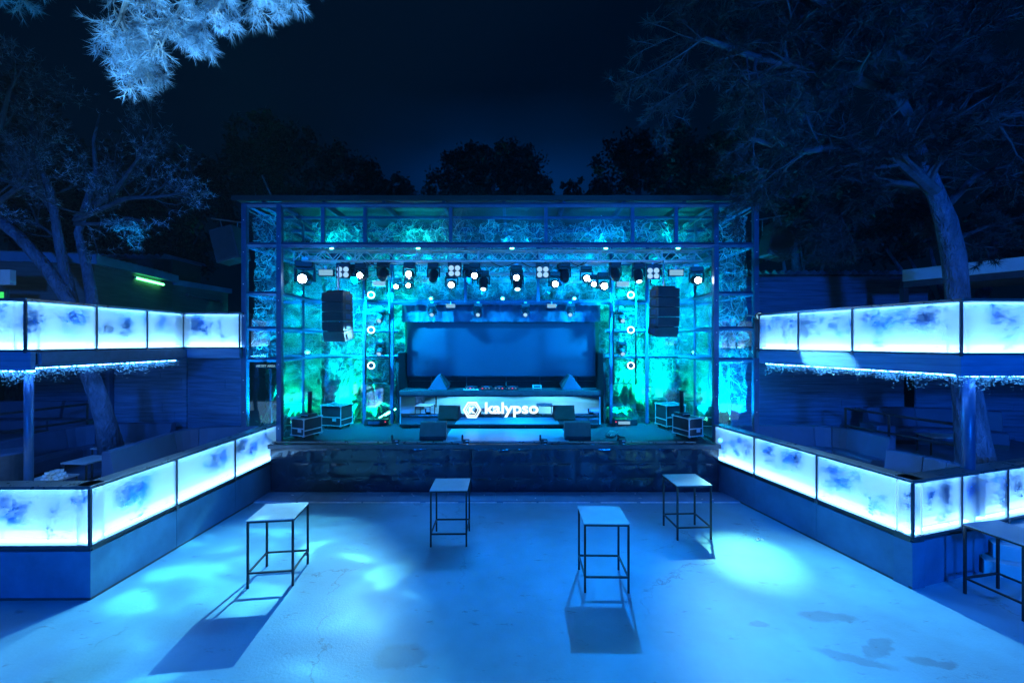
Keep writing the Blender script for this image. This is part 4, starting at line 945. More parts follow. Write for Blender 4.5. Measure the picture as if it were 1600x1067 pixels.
def creeper_tree(label, x, y, z0, z1, r_, seed, spread=.9, leaves=900, vines=46, plain=False):
    rr = random.Random(seed); t = thing('creeper_tree', label, 'tree', (x,y,z0), 'trees behind the pavilion glass')
    pts = []; rad = []
    for i in range(14):
        f_ = i/13; pts.append((x+.12*noise.noise((f_*2,seed,0)), y+.1*noise.noise((f_*2,seed,5)), z0+(z1-z0)*f_)); rad.append(r_*(1+1.1*math.exp(-f_*9))*(1-.3*f_)*(1+.08*noise.noise((f_*9,seed,3))))
    MB().tube(pts, rad, 18).build('trunk', M['barkg'], t, smooth=True)
    q = MB(); lp = []
    for _ in range(vines):
        a0 = rr.uniform(0,6.28); top = z0+(z1-z0)*rr.uniform(.25,1.0); fl = rr.uniform(.15,1)*spread*(.2 if plain else 1); vp = []
        for k_ in range(10):
            f_ = k_/9; z = top+(z0-top)*f_; rad_ = r_*1.05+fl*f_**2.2*.9; a_ = a0+.7*noise.noise((f_*3,a0,seed)); vp.append((x+math.cos(a_)*rad_+.08*noise.noise((f_*5,a0,1)), y+math.sin(a_)*rad_*.7, z))
            for _k in range(max(1,leaves//(vines*10))): lp.append((vp[-1][0]+rr.gauss(0,.09), vp[-1][1]+rr.gauss(0,.09), z+rr.gauss(0,.18)))
        q.tube(vp, [rr.uniform(.006,.018)]*10, 5)
    q.build('creepers', M['vine'], t)
    q = MB(); leaf_quads(q, lp, .055, rr, .5); q.build('leaves', M['jleaf'], t)
creeper_tree('creeper-hung tree behind the glass left of the screen', -5.25, 14.2, .9, 6.6, .16, 1, 1.0, 2600, 70)
creeper_tree('drooping creeper tree behind the far left stage glass', -7.35, 14.0, .9, 6.4, .12, 2, 1.3, 2600, 70)
creeper_tree('creeper tree with dark roots behind the glass right of the screen', 4.05, 14.3, .9, 6.6, .20, 3, .9, 1500, 70)
creeper_tree('plain thick tree trunk behind the glass at the right', 5.3, 14.9, .9, 6.8, .42, 4, .5, 300, 30, True)
creeper_tree('dark rooted tree behind the right corner of the glass', 6.75, 14.0, .9, 6.6, .15, 5, .8, 900, 60)
creeper_tree('dark rooted tree behind the right glass bay', 7.7, 14.2, .9, 6.6, .2, 6, .7, 900, 60)
# big drooping leaves at the feet of the trees
def bigleaf(label, x, y, z, seed, n=9, L_=.75):
    rr = random.Random(seed); t = thing('broad_leaf_plant', label, 'plant', (x,y,z), 'broad-leaved plants behind the glass')
    for i in range(n):
        a = rr.uniform(0,6.28); l_ = L_*rr.uniform(.6,1.2); q = MB(); m_ = 8; w_ = .12*rr.uniform(.8,1.4); vs = []
        for k_ in range(m_+1):
            f_ = k_/m_; h = z+.25+l_*(1.2*f_-1.25*f_*f_)*1.6; rr_ = l_*f_; wd = w_*math.sin(math.pi*min(1,f_*.95+.05))**.8
            c_ = Vector((x+math.cos(a)*rr_, y+math.sin(a)*rr_, h)); s_ = Vector((-math.sin(a),math.cos(a),0))*wd
            vs += [c_-s_, c_+Vector((0,0,-.03)), c_+s_]
        fs = []
        for k_ in range(m_): fs += [(k_*3,k_*3+1,k_*3+4,k_*3+3),(k_*3+1,k_*3+2,k_*3+5,k_*3+4)]
        q.add(vs, fs).build('leaf_blade', M['jleaf'], t)
bigleaf('broad leafy plant at the foot of the tree left of the screen', -4.75, 13.9, 1.1, 3, 11, .8); bigleaf('broad leafy plant low behind the far left stage glass', -6.6, 13.8, 1.1, 4, 10, .8)
bigleaf('broad leafy plant low behind the glass right of the screen', 3.5, 13.9, 1.1, 5, 10, .6); bigleaf('broad leafy plant behind the right flight cases', 5.9, 13.8, 1.1, 6, 9, .6)
g = MB(); g.box(-9.4,9.0,13.2,17.6,.0,1.1); tag(g.build('planting_bed', M['soil']), kind='structure')
tag(MB().box(-9.4,9.2,17.3,17.45,0,6.6).build('backdrop_wall', M['backdark']), 'dark wall closing the planted strip behind the pavilion', 'wall')
# green-cyan uplights in the bed
UPL = None
GREEN, CYAN, BLUE = (.0,.82,.66), (.0,.43,.92), (.0,.26,1.0)
def uplight(label, x, y, z, target, col, power, size=85):
    global UPL
    if UPL is None:
        UPL = thing('uplight', label, 'lamp', (x,y,z), 'small green uplights behind the glass', world=False)
        MB().tube([(0,.07,.03),(0,.03,.03),(0,-.02,.05)],[.05,.07,.075],14).build('housing', M['lampbody'], UPL); MB().tube([(0,-.018,.05),(0,-.03,.055)],[.055,.045],14).build('lens', M['cyan'], UPL)
        MB().cbox((0,.03,-.03),(.14,.05,.04)).build('foot', M['blackm'], UPL); t = UPL; KIDS[UPL.name] = children(UPL)
    else: t = dup(UPL, label, (x,y,z))
    l = spot('beam', (x,y-.06,z+.06), target, col, power, size, .6, .05); l.parent = t; l.location = l.location-Vector((x,y,z)); return t
uplight('green uplight at the foot of the creeper tree left of the screen', -5.5, 13.55, 1.15, (-5.2,14.6,4), GREEN, 5878)
uplight('green uplight low behind the far left stage glass', -7.0, 13.4, 1.15, (-7.3,14.6,3.6), GREEN, 5426)
uplight('green uplight beside the tube-lit gear left of the booth', -4.35, 13.45, 1.15, (-4.6,15.6,4), GREEN, 5426)
uplight('green uplight at the left foot of the tree right of the screen', 3.45, 13.5, 1.15, (4.0,14.6,3.6), GREEN, 6330)
uplight('green uplight behind the right rear flight case', 4.75, 13.5, 1.35, (4.6,15.4,4), GREEN, 5878)
uplight('green uplight right of the right front flight case', 6.15, 13.5, 1.25, (6.4,15.3,4.2), CYAN, 6783)
uplight('left of two green uplights behind the right glass bay', 7.1, 13.5, 1.25, (7.1,15.4,4), CYAN, 4522)
uplight('right of two green uplights behind the right glass bay', 7.6, 13.5, 1.25, (7.8,15.4,4), CYAN, 4522)
uplight('green uplight on the alcove roof, left of the middle', -2.6, 13.35, 5.12, (-2.6,14.6,6.2), CYAN, 800, 120)
uplight('green uplight on the alcove roof, near the middle', -.3, 13.35, 5.12, (-.3,14.6,6.2), CYAN, 800, 120)
uplight('green uplight on the alcove roof, right of the middle', 2.0, 13.35, 5.12, (2.0,14.6,6.2), CYAN, 800, 120)
for (x,lab) in ((-5.0,'far left'),(-2.6,'left middle'),(.0,'centre'),(2.6,'right middle'),(4.6,'far right')):
    uplight('green uplight on the front truss under the roof net, %s' % lab, x, 11.55, 6.33, (x+.15,12.2,7.1), GREEN if x < -1 or x > 4 else CYAN, 95, 150)
uplight('green uplight on a ledge behind the left glass bay', -6.5, 13.3, 3.4, (-6.6,15.5,6), CYAN, 3617); uplight('green uplight on a ledge behind the right glass bay', 5.8, 13.3, 3.4, (5.9,15.5,6), CYAN, 3617)
uplight('added uplight brightening the net inside the left glass bay', -6.5, 11.6, 1.0, (-6.45,11.0,5.6), CYAN, 7500); uplight('added uplight brightening the net inside the right glass bay', 5.8, 11.6, 1.0, (5.8,11.0,5.0), CYAN, 4800)  # added lamps, no source seen here, to brighten the bay nets
for i,(x,z,l_) in enumerate(((-3.95,1.5,.35),(-4.15,1.42,.3))):
    tag(MB().bar((x-.2,13.6,z-.12),(x+.15,13.6,z+.1),.018).build('light_tube', M['cyan']), ('upper','lower')[i]+' short slanting green light tube left of the booth', 'light tube', 'short slanting light tubes')
# speakers and gear standing dark at the foot of the rear glass
for i,(x,lab) in enumerate(((-4.2,'left of the booth'),(3.5,'right of the booth'))):
    t = thing('power_rack', 'low dark rack with a red light at the rear glass, '+lab, 'rack', (x,12.95,1.22), 'low racks at the rear glass')
    MB().box(x-.35,x+.35,12.8,13.04,1.218,1.40).build('body', M['lampbody'], t, bevel=.01); MB().cbox((x+(.3 if i == 0 else -.3),12.795,1.33),(.03,.01,.02)).build('indicator', M['red'], t)
    MB().cbox((x-.05,12.792,1.30),(.36,.012,.09)).build('front_plate', M['dim'] if i else M['steelb'], t)

# ------------------------------------------------------------------ buildings at the sides
t = thing('hut', 'dark hut above the left deck with the glowing green tube on its wall', 'hut', (-10.9,10.7,3.6))
a, b_ = (-10.75,10.7), (-11.35,13.9); u, L_ = frame2(a,b_); n = Vector((-u.y,u.x))
MB().obox(a,u,n,(0,L_),(0,2.6),(3.6,5.78)).build('wall', M['hut'], t); MB().obox(a,u,n,(-.12,L_+.1),(-.14,2.7),(5.78,6.02)).build('roof', M['wall'], t, bevel=.01)
q = MB()
for i in range(14): q.obox(a,u,n,(-.1+i*L_/14,-.1+i*L_/14+.11),(-.12,2.6),(6.02,6.05))
q.build('roof_ribs', M['roof'], t)
a2, b2 = (-11.38,13.92), (-11.2,16.4); u2, L2 = frame2(a2,b2); n2 = Vector((-u2.y,u2.x)); MB().obox(a2,u2,n2,(0,L2),(0,1.6),(3.6,5.7)).build('side_wall', M['hut'], t); MB().obox(a2,u2,n2,(-.0,L2+.1),(-.10,1.7),(5.70,5.88)).build('side_roof', M['wall'], t)
def tubelamp(label, p, q_, m, lit=True):
    t = thing('tube_lamp', label, 'lamp', p, 'tube lamps on the hut'); p = Vector(p); q_ = Vector(q_)
    MB().bar(p,q_,.035 if lit else .028).build('tube', m, t, smooth=True); o_ = Vector((-.06,0,.0)); MB().sbar(p+o_,q_+o_,.05).build('batten', M['rail'], t)
    for c in (p,q_): MB().cbox(c,(.07,.07,.08)).build('end_cap', M['rail'], t)
tubelamp('glowing green tube lamp on the hut wall above the left deck', (-10.99,12.1,5.66), (-11.17,13.35,5.62), M['greentube'])
tubelamp('unlit tube lamp on the hut side wall, right of the green one', (-11.22,14.4,5.42), (-11.12,15.9,5.30), M['rail'], False)
# corrugated wall-and-roof building at the left edge and its little window
t = thing('shed', 'dark shed at the left edge behind the pine trunks with a wavy roof line', 'shed', (-17,13.6,3.6))
MB().box(-20,-11.6,14.2,15.5,3.6,6.6).build('wall', M['backdark'], t)
def corrug(x0,x1,y0,y1,z,amp=.05,wl=.26,m='roof',slope=0):
    q = MB(); nx = int((x1-x0)/wl*8); vs = []
    for y in (y0,y1):
        for i in range(nx+1): x = x0+(x1-x0)*i/nx; vs.append((x,y,z+amp*math.sin(2*math.pi*(x-x0)/wl)+(slope if y == y1 else 0)))
    vs += [(v[0],v[1],v[2]-.02) for v in vs]; m_ = nx+1; k_ = 2*m_
    fs = [(i,i+1,m_+i+1,m_+i) for i in range(nx)]+[(k_+i,k_+m_+i,k_+m_+i+1,k_+i+1) for i in range(nx)]+[(i,k_+i,k_+i+1,i+1) for i in range(nx)]
    return q.add(vs, fs)
corrug(-20,-11.5,13.9,15.7,6.68).build('roof', M['wall'], t)
t = thing('service_hatch', 'green-lit hatch below a pale board at the far left edge', 'hatch', (-11.6,9.4,4.4))
MB().box(-12.2,-11.32,9.38,9.5,5.08,5.42).build('board', M['paint'], t, bevel=.005); MB().box(-12.2,-11.48,9.44,9.5,4.58,5.0).build('frame', M['steel'], t)
MB().box(-12.15,-11.53,9.425,9.438,4.68,4.92).build('lit_opening', emis('green_hatch',(.05,.85,.16),1.1), t)
t = thing('side_building', 'long blue plank building with a corrugated roof edge behind the right deck', 'building', (10,14.2,3.4))
q = MB(); z = 3.4
while z < 6.0: q.box(7.2,14.2,14.2+.004*rng.random(),14.3,z+.003,min(z+.20,6.02)); z += .205
q.box(7.2,14.2,14.26,14.5,3.4,6.0); q.build('plank_wall', M['wood'], t); corrug(7.1,14.4,13.95,15.6,6.14,.055,.27).build('corrugated_roof', M['wall'], t); MB().box(7.2,14.3,14.12,14.19,6.0,6.08).build('eaves_board', M['steel'], t)
t = thing('pergola', 'pale flat-roofed pergola at the right behind the thick pine trunk', 'pergola', (11.3,12,3.6))
a, b_ = (11.26,12.0), (12.75,9.5); u, L_ = frame2(a,b_); n = Vector((-u.y,u.x))
MB().obox(a,u,n,(0,L_+1.5),(0,.08),(5.53,5.86)).build('fascia', M['paint'], t, bevel=.004)
MB().obox(a,u,n,(.05,L_+1.5),(.081,5.0),(5.75,5.84)).build('roof_panel', M['roof'], t)
q = MB()
for i in range(11): q.obox(a,u,n,(.1,L_+1.5),(.55+i*.4,.55+i*.4+.33),(5.60,5.70))
q.build('ceiling_slats', M['paint'], t)
for x,y in ((11.5,12.2),(15.8,12.4)): MB().box(x-.07,x+.07,y-.07,y+.07,3.58,5.56).build('post', M['steel'], t)
MB().obox(a,u,n,(.0,L_+1.5),(.082,.2),(5.36,5.53)).build('edge_beam', M['steel'], t)

# ------------------------------------------------------------------ pine trees
def limb(mb, p, d, L_, r0, lv, rr, tips, up=.12, kids=4, nseg=6, minr=.006, droop=0, gn=None):
    pts = [Vector(p)]; rad = [r0]; d = Vector(d).normalized(); dirs = [d.copy()]
    for i in range(nseg):
        d = (d+Vector((rr.gauss(0,.18),rr.gauss(0,.18),rr.gauss(0,.14)+up-droop))).normalized(); pts.append(pts[-1]+d*L_/nseg); rad.append(max(minr,r0*(1-.72*(i+1)/nseg))); dirs.append(d.copy())
    mb.tube(pts, rad, 8 if lv < 1 else (6 if lv < 2 else 4), True)
    if lv >= 3: tips.append((pts[-1],dirs[-1])); tips.append((pts[-3],dirs[-3])); return
    for c in range(kids):
        f_ = rr.uniform(.3,1); i = min(nseg,max(1,int(f_*nseg)))
        a = Vector((rr.gauss(0,1),rr.gauss(0,1),rr.gauss(0,.6))).normalized(); nd = (dirs[i]*1.0+a*.85).normalized()
        limb(mb, pts[i], nd, L_*rr.uniform(.42,.62), max(minr,rad[i]*.62), lv+1, rr, tips, up, kids, max(3,nseg-1), minr, droop)
    tips.append((pts[-1],dirs[-1]))
def tufts(mb, tips, rr, n=14, L_=.13, w_=.004, spread=.9, clump=1):
    for p, d in tips:
        for c in range(clump):
            pp = p-d*rr.uniform(0,.18)*(c > 0)
            for _ in range(n):
                v = (d+Vector((rr.gauss(0,spread),rr.gauss(0,spread),rr.gauss(0,spread)))).normalized()*L_*rr.uniform(.7,1.2)
                s = v.cross(Vector((rr.gauss(0,1),rr.gauss(0,1),rr.gauss(0,1)))).normalized()*w_
                mb.add([pp-s, pp+s, pp+v], [(0,1,2)])
# the near branch hanging into the top left of the view, with its tree standing left behind the viewer
rr = random.Random(5); t = thing('pine_tree', 'brightly lit near pine branch hanging in from the top left edge', 'tree', (-5.2,1.4,0), 'pine trees around the floor')
q = MB(); q.tube([(-5.2,1.4,0),(-5.15,1.5,3),(-4.9,1.9,5.2),(-4.3,2.6,6.8),(-3.6,3.4,8.0)],[.26,.22,.18,.14,.10],14).build('trunk', M['barkp'], t, smooth=True)
q = MB(); tips = []
def near_limb(pts, rads, kids, L_, lv=1, droop=.10):
    q.tube(pts, rads, 8); P_ = [Vector(p) for p in pts]
    for _ in range(kids):
        i = rr.randrange(1,len(P_)); f_ = rr.random(); p = P_[i-1].lerp(P_[i],f_); d = (P_[i]-P_[i-1]).normalized(); a = Vector((rr.gauss(0,1),rr.gauss(0,1),rr.gauss(-.25,.6))).normalized()
        limb(q, p, (d+a*1.1).normalized(), L_*rr.uniform(.6,1.1), rads[i]*.5, lv, rr, tips, 0, 4, 5, .004, droop)
n1 = [at(560,-130,5.2), at(430,-60,5.0), at(320,-45,4.9), at(205,-20,4.8), at(188,30,4.75), at(222,95,4.7)]
near_limb([(-3.6,3.4,8.0), (-2.6,4.4,7.9)]+[tuple(v) for v in n1[:3]], [.09,.075,.06,.045,.035], 18, .62)
near_limb([tuple(v) for v in n1[2:]], [.04,.03,.022,.010], 20, .42)
near_limb([tuple(at(330,-45,4.9)), tuple(at(290,0,4.7)), tuple(at(262,48,4.7)), tuple(at(250,80,4.7))], [.03,.02,.014,.008], 14, .38)
near_limb([tuple(at(420,-60,5.0)), tuple(at(350,-10,5.0)), tuple(at(335,25,5.0)), tuple(at(305,50,5.0))], [.03,.02,.014,.008], 12, .36)
near_limb([tuple(at(550,-130,5.2)), tuple(at(470,-60,5.3)), tuple(at(440,-25,5.3)), tuple(at(395,5,5.3))], [.04,.03,.02,.008], 12, .38)
q.build('branches', M['twig'], t); nd = MB(); tufts(nd, tips, rr, 11, .12, .0022, .62, 1); nd.build('needles', M['needle'], t)
NTIPS1 = len(tips)
# right pine
rr = random.Random(8); t = thing('pine_tree', 'thick-trunked pine leaning left at the right, blue-lit, with a wide dark crown', 'tree', (9.3,9.1,.7), 'pine trees around the floor')
D_ = 8.8
tr = [at(1528,745,D_), at(1520,690,D_), at(1512,620,D_), at(1504,560,D_), at(1497,470,D_+.1), at(1490,400,D_+.1), at(1478,345,D_), at(1456,285,D_-.1), at(1436,235,D_-.2), at(1428,205,D_-.2)]
q = MB(); q.tube(tr, [.34,.28,.235,.21,.195,.20,.18,.135,.115,.07], 22).build('trunk', M['barkp'], t, smooth=True)
q = MB(); tips = []
def crown_limb(pts, r0, kids, L_, droop=0, up=.03, lv=1, k2=4):
    n = len(pts); rads = [r0*(1-.75*i/(n-1)) for i in range(n)]; q.tube(pts, rads, 8); P_ = [Vector(p) for p in pts]
    for _ in range(kids):
        i = rr.randrange(1,n); p = P_[i-1].lerp(P_[i],rr.random()); d = (P_[i]-P_[i-1]).normalized(); a = Vector((rr.gauss(0,1),rr.gauss(0,1),rr.gauss(0,.55))).normalized()
        limb(q, p, (d+a*1.1).normalized(), L_*rr.uniform(.6,1.1), rads[i]*.5, lv, rr, tips, up, k2, 5, .006, droop)
crown_limb([at(1462,300,8.7), at(1400,245,8.6), at(1330,225,8.5), at(1240,240,8.4), at(1170,215,8.2)], .13, 22, 1.5)
crown_limb([at(1434,215,8.6), at(1400,150,8.2), at(1300,110,7.8), at(1180,90,7.5), at(1100,60,7.2)], .14, 26, 1.6)
crown_limb([at(1450,290,8.7), at(1390,285,8.9), at(1340,315,9.2), at(1300,345,9.4)], .07, 14, 1.1, .05)
crown_limb([at(1432,215,8.6), at(1450,120,8.4), at(1480,40,8.2), at(1540,-60,8.0)], .13, 22, 1.6)
crown_limb([at(1436,225,8.6), at(1500,190,8.6), at(1560,180,8.4), at(1650,170,8.2)], .10, 20, 1.5)
crown_limb([at(1470,330,8.8), at(1530,270,9.2), at(1580,260,9.6), at(1680,270,9.8)], .09, 18, 1.5)
crown_limb([at(1400,150,8.2), at(1330,40,7.6), at(1250,-20,7.2), at(1130,-60,7.0)], .10, 24, 1.5)
crown_limb([at(1480,380,8.9), at(1550,350,10.0), at(1640,330,10.4)], .06, 10, 1.2)
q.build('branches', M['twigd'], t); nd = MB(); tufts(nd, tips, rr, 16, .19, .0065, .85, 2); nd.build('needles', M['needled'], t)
NTIPS2 = len(tips)
# left pine: three leaning stems from one foot, twiggy crown
rr = random.Random(21); t = thing('pine_tree', 'three-stemmed leaning pine at the left with bare twiggy branches', 'tree', (-8.9,9.7,.7), 'pine trees around the floor')
D_ = 9.6
q = MB(); q.tube([at(175,705,D_+.5), at(164,655,D_+.3), at(150,610,D_+.1), at(136,575,D_), at(120,510,D_)], [.25,.19,.17,.165,.15], 18)
q.tube([at(128,540,D_), at(108,470,D_), at(70,415,D_-.1), at(30,370,D_-.2), at(-20,330,D_-.3), at(-90,250,D_-.4)], [.15,.135,.125,.115,.105,.06], 14)
q.tube([at(130,540,D_), at(112,470,D_+.1), at(96,400,D_+.1), at(86,340,D_), at(80,300,D_-.1), at(62,262,D_-.2), at(48,215,D_-.2), at(52,165,D_-.3)], [.13,.115,.095,.08,.065,.048,.03,.012], 14)
q.tube([at(140,560,D_), at(146,480,D_+.3), at(136,420,D_+.4), at(122,365,D_+.4), at(134,320,D_+.3), at(150,270,D_+.2), at(146,220,D_+.1), at(158,170,D_)], [.14,.12,.10,.08,.065,.048,.03,.012], 14)
q.build('trunk', M['barkp'], t, smooth=True)
q = MB(); tips = []
crown_limb([at(118,345,9.9), at(150,330,9.8), at(200,310,9.6), at(245,308,9.5), at(300,300,9.4)], .07, 14, 1.1, 0, .12, 1, 3)
crown_limb([at(120,340,9.9), at(180,300,9.8), at(215,250,9.7), at(240,195,9.6)], .07, 14, 1.1, 0, .16, 1, 3)
crown_limb([at(84,330,9.6), at(60,280,9.5), at(30,240,9.4), at(-10,190,9.3)], .09, 14, 1.2, 0, .12, 1, 3)
crown_limb([at(118,350,9.9), at(170,350,9.6), at(200,340,9.4), at(240,350,9.2)], .05, 8, .8, 0, .08, 1, 3)
crown_limb([at(100,380,9.7), at(60,350,9.8), at(45,315,9.8)], .04, 7, .8, 0, .1, 1, 3)
crown_limb([at(-20,330,9.3), at(20,300,9.2), at(45,270,9.2), at(60,200,9.2)], .07, 12, 1.2, 0, .14, 1, 3)
crown_limb([at(0,200,8.6), at(15,140,8.5), at(40,100,8.4)], .05, 9, 1.0, 0, .12, 1, 3)
q.build('branches', M['twigd'], t); nd = MB(); tufts(nd, tips, rr, 6, .13, .004, .85, 1); nd.build('needles', M['needle'], t)
# a sprig at the very top left corner
rr = random.Random(3); q = MB(); tips = []; near = thing('pine_branch', 'small blue-lit pine sprig at the very top left corner', 'tree', at(-40,-60,6.2), 'pine trees around the floor')
crown_limb([at(-120,-80,6.4), at(-40,-50,6.2), at(10,-22,6.1)], .03, 9, .5, .06); q.build('branch', M['twig'], near); nd = MB(); tufts(nd, tips, rr, 9, .12, .003, .8); nd.build('needles', M['needle'], near)

# background trees: lumpy crowns of leaf clumps on trunks
def bgtree(label, lobes, d, foot, seed, size=.12, dens=1.0, depth=1.0, tint='leaf'):
    """lobes: (px, py, rx_px, ry_px) at distance d"""
    r = random.Random(seed); fx, fy = foot; base = Vector(((fx-800)/F*d, d, 0)); t = thing('background_tree', label, 'tree', base, 'dark trees behind the stage')
    q = MB(); q.tube([base, base+Vector((.2,0,3)), at(lobes[0][0],lobes[0][1],d)], [.35,.28,.12], 10)
    for (px,py,a,b) in lobes[:6]:
        c = at(px,py,d); s = base+Vector((.15,0,2.6)); q.tube([s, s.lerp(c,.5)+Vector((r.gauss(0,.2),0,.3)), c], [.14,.09,.03], 6)
    q.build('trunk', M['barkp'], t, smooth=True)
    m = MB()
    for (px,py,a,b) in lobes:
        c = at(px,py,d); ra, rb = a/F*d, b/F*d; rd = ra*depth; n = int(62*dens*ra*rb*min(rd,2.0)/(.17**2)*.12)+60; sub = []
        for _ in range(max(8,int(n/34))):
            v = Vector((r.gauss(0,1),r.gauss(0,1),r.gauss(0,1))).normalized()*(r.random()**.25); sub.append((c+Vector((v.x*ra,v.y*rd,v.z*rb)), r.uniform(.16,.32)*min(ra,rb)))
        for cc, cr_ in sub:
            for _ in range(58):
                v = Vector((r.gauss(0,1),r.gauss(0,1),r.gauss(0,1)))*.62; leaf_quads(m, [cc+v*cr_], size, r, .6)
    m.build('crown', M[tint], t); return t
bgtree('tall uneven dark tree behind the left end of the pavilion', [(410,222,42,44),(462,228,36,30),(395,270,50,40),(450,285,60,40),(500,262,28,30),(540,270,42,38),(430,195,26,20),(375,240,25,30),(350,290,40,35)], 24, (430,500), 1)
bgtree('low lumpy tree left of the domed tree, seen over the pavilion roof', [(590,285,34,26),(625,292,30,22),(560,290,40,34),(650,298,25,18),(600,300,50,25)], 27, (600,500), 2)
bgtree('broad dome-shaped dark tree behind the middle of the pavilion', [(770,262,62,30),(720,275,44,34),(820,275,42,36),(690,300,30,26),(850,305,22,30),(770,300,85,36),(745,250,35,18),(800,248,40,17)], 25, (770,500), 3, .12, 1.3)
bgtree('small low bush-like tree in the gap right of the domed tree', [(882,302,22,14),(905,298,20,18),(925,305,22,20)], 29, (900,500), 4)
bgtree('tall dark tree behind the right part of the pavilion roof', [(985,250,45,34),(1030,242,48,40),(950,272,34,34),(1080,265,46,44),(1120,258,40,44),(1000,290,70,30),(1100,300,60,30),(1140,240,28,34),(1160,285,30,40)], 22, (1050,500), 5)
bgtree('round black tree right of the pavilion, under the big pine crown', [(1235,315,42,44),(1270,330,44,50),(1215,345,30,34),(1300,350,50,50),(1250,380,60,34)], 20, (1250,500), 6)
bgtree('black tree mass at the right edge behind the pine trunk', [(1560,360,50,60),(1400,370,50,50),(1350,340,40,50),(1600,320,50,60),(1440,330,40,50)], 19, (1500,500), 7)
bgtree('dark tree behind the left twiggy pine', [(60,330,60,60),(150,300,60,60),(230,270,50,55),(290,300,50,60),(200,350,80,50),(320,350,45,45),(120,380,70,40),(250,390,80,40)], 21, (200,500), 8)
bgtree('tall thin-crowned dark tree at the left edge', [(20,150,45,60),(50,210,50,50),(10,260,40,60)], 20, (20,500), 9, .12, .6)
tag(MB().box(-60,60,44,45,-1,5.2).build('far_hedge_wall', M['backdark']), 'dark far boundary wall behind the trees', 'wall')

# ------------------------------------------------------------------ the stage lamps' own light
def beam_of(i, target, col, power, size, blend=.5, gobo=None, radius=.05):
    o = HOT[i]; s = o.scale[0]; src = Vector(o.location)+Vector((0,-.34*s,-.36*s)); l = spot('beam', src, target, col, power, size, blend, radius, None, gobo)
    l.parent = o; l.matrix_parent_inverse = (Matrix.Translation(o.location) @ o.rotation_euler.to_matrix().to_4x4() @ Matrix.Diagonal((s,s,s,1))).inverted()
B0, B1, BD, WH = (.0,.27,1.0), (.07,.50,1.0), (.0,.17,1.0), (.28,.76,1.0)
l = spot('beam', Vector(COOL[0].location)+Vector((0,-.42,-.3)), (-4.6,5.0,0), WH, 7600, 56, .9, .035, None, 4.0)   # hard light past the left table
l.parent = COOL[0]; l.matrix_parent_inverse = (Matrix.Translation(COOL[0].location) @ Matrix.Diagonal((.85,.85,.85,1))).inverted()
beam_of(0, (-6.4,3.4,0), (.25,.7,1.0), 1500, 40, .8)
beam_of(11, (1.0,5.2,0), (.0,.27,1.0), 1900, 56, .9)                # shadow of the table right of centre
beam_of(12, (4.6,5.6,0), (.26,.74,1.0), 2900, 44, .9)
beam_of(12, (4.2,7.35,0), (.38,1.0,.45), 4200, 17, .95)      # green-white pool by the right wall
beam_of(5, (-.5,7.0,0), (.0,.25,1.0), 420, 95, .8); beam_of(7, (1.5,8.0,0), (.0,.25,1.0), 240, 95, .8); beam_of(6, (-1.0,5.0,0), (.0,.30,1.0), 250, 60, .9)
beam_of(3, (-6.6,6.6,1.0), B0, 1000, 60, .8); beam_of(9, (6.8,7.5,1.5), B0, 900, 60, .8)
beam_of(11, (6.50,8.65,3.44), WH, 6500, 9, .2)                # bar of light on the right deck edge
for i_,(x_,c_,p_) in enumerate(((-4.4,(.0,.46,1.0),10500),(-1.2,(.0,.25,1.0),700),(1.4,(.0,.25,1.0),700),(4.0,(.0,.46,1.0),10500))):   # added heads, put in to light the inside of the pavilion
    t = dup(protos['off'], 'added moving head lighting the pavilion inside, %s on the inner rail' % ('leftmost','second','third','rightmost')[i_], (x_,11.62,5.95), R(180))
    l = spot('beam', (x_,11.5,5.55), (x_*.9,13.6,4.0), c_, p_, 140, .9, .1); l.parent = t; l.matrix_parent_inverse = (Matrix.Translation(t.location) @ Matrix.Rotation(R(180),4,'Z')).inverted()
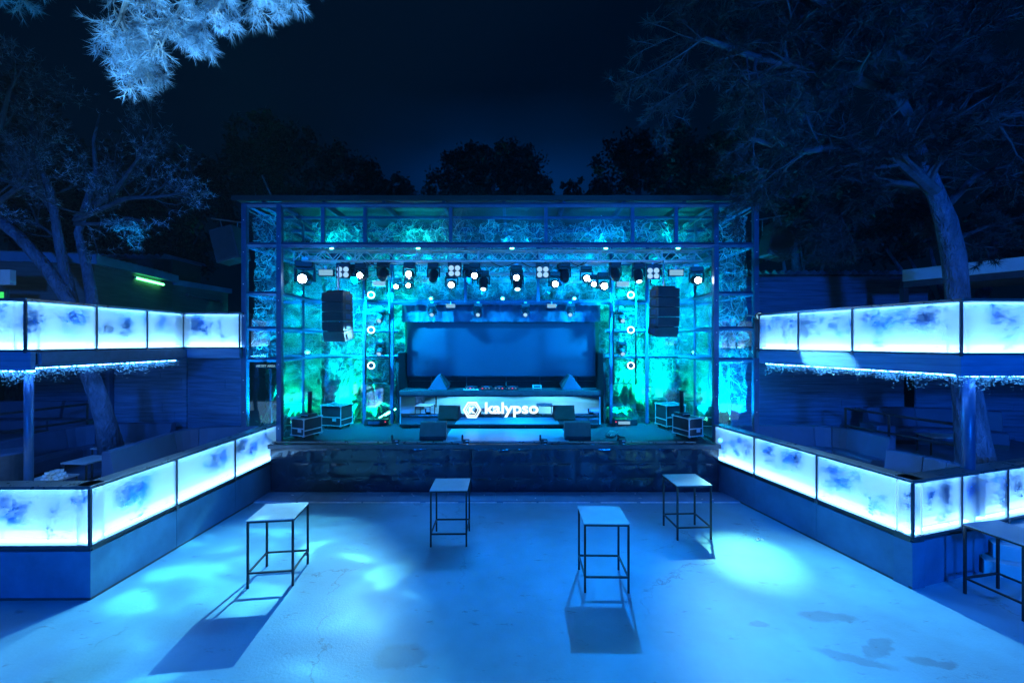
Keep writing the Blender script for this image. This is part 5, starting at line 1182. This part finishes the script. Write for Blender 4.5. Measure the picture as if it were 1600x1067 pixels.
# blue floods behind the viewer, some added for the truss and booth mirror
def flood(label, c, target, col, power, size):
    t = thing('flood_lamp', label, 'lamp', c, 'blue flood lamps behind the floor', world=False); c = Vector(c)
    d = (Vector(target)-c).normalized(); t.rotation_euler = d.to_track_quat('Y','Z').to_euler()
    MB().cbox((0,0,0),(.36,.12,.28)).build('housing', M['lampbody'], t, bevel=.01); MB().cbox((0,.064,0),(.31,.008,.23)).build('lens', M['soft'], t); MB().cbox((0,-.05,-.2),(.40,.03,.05)).build('bracket', M['blackm'], t)
    p = thing('flood_pole', 'slim pole of the '+label, 'pole', (c.x,c.y-.12,0), 'flood lamp poles'); MB().bar((c.x,c.y-.14,0),(c.x,c.y-.14,c.z),.04).build('pole', M['blackm'], p)
    l = spot("beam", c+d*.12, target, col, power, size, .6, .45); l.parent = t; l.rotation_euler = (R(90),0,0); l.location = (0,.12,0)

flood('left blue flood lamp behind the viewer', (-5.5,-4.5,5.2), (-7.5,10,1.2), BD, 4600, 66)
flood('added centre blue flood behind the viewer, brightening the truss', (.6,-5.2,5.6), (-.3,11.5,6.3), (.0,.26,1.0), 5200, 46)  # added unseen lamp to lift the truss and frame
flood('right blue flood lamp behind the viewer', (5.5,-4.5,5.2), (8,11,2.6), BD, 6000, 80)
flood('added left flood behind the viewer, brightening the floor in the booth mirror', (-3.2,-4.6,4.6), (-2.4,-1.6,0), (.22,.70,1.0), 4000, 68)  # added unseen lamp so the booth mirror reflects a bright floor
flood('added right flood behind the viewer, brightening the floor in the booth mirror', (3.2,-4.6,4.6), (2.4,-1.6,0), (.22,.70,1.0), 4000, 68)  # its added twin on the right, also for the mirror's reflection
flood('pale flood lamp aimed up at the near pine branch', (-4.4,.9,1.2), (-2.6,4.6,7.6), (.16,.52,1.0), 10500, 34)
hm_ = bpy.data.materials.new('haze'); hm_.use_nodes = True; ht = hm_.node_tree; ht.nodes.clear()
ho = ht.nodes.new('ShaderNodeOutputMaterial'); hv = ht.nodes.new('ShaderNodeVolumePrincipled'); hv.inputs['Density'].default_value = .0007; hv.inputs['Color'].default_value = (.9,.95,1,1)
ht.links.new(hv.outputs[0], ho.inputs['Volume']); q = MB(); q.box(-62,62,-18,60,-1.1,24); tag(q.build('haze', hm_), kind='stuff')
for o in list(bpy.data.objects):
    for k_ in ('_world','_w2'):
        if k_ in o: del o[k_]
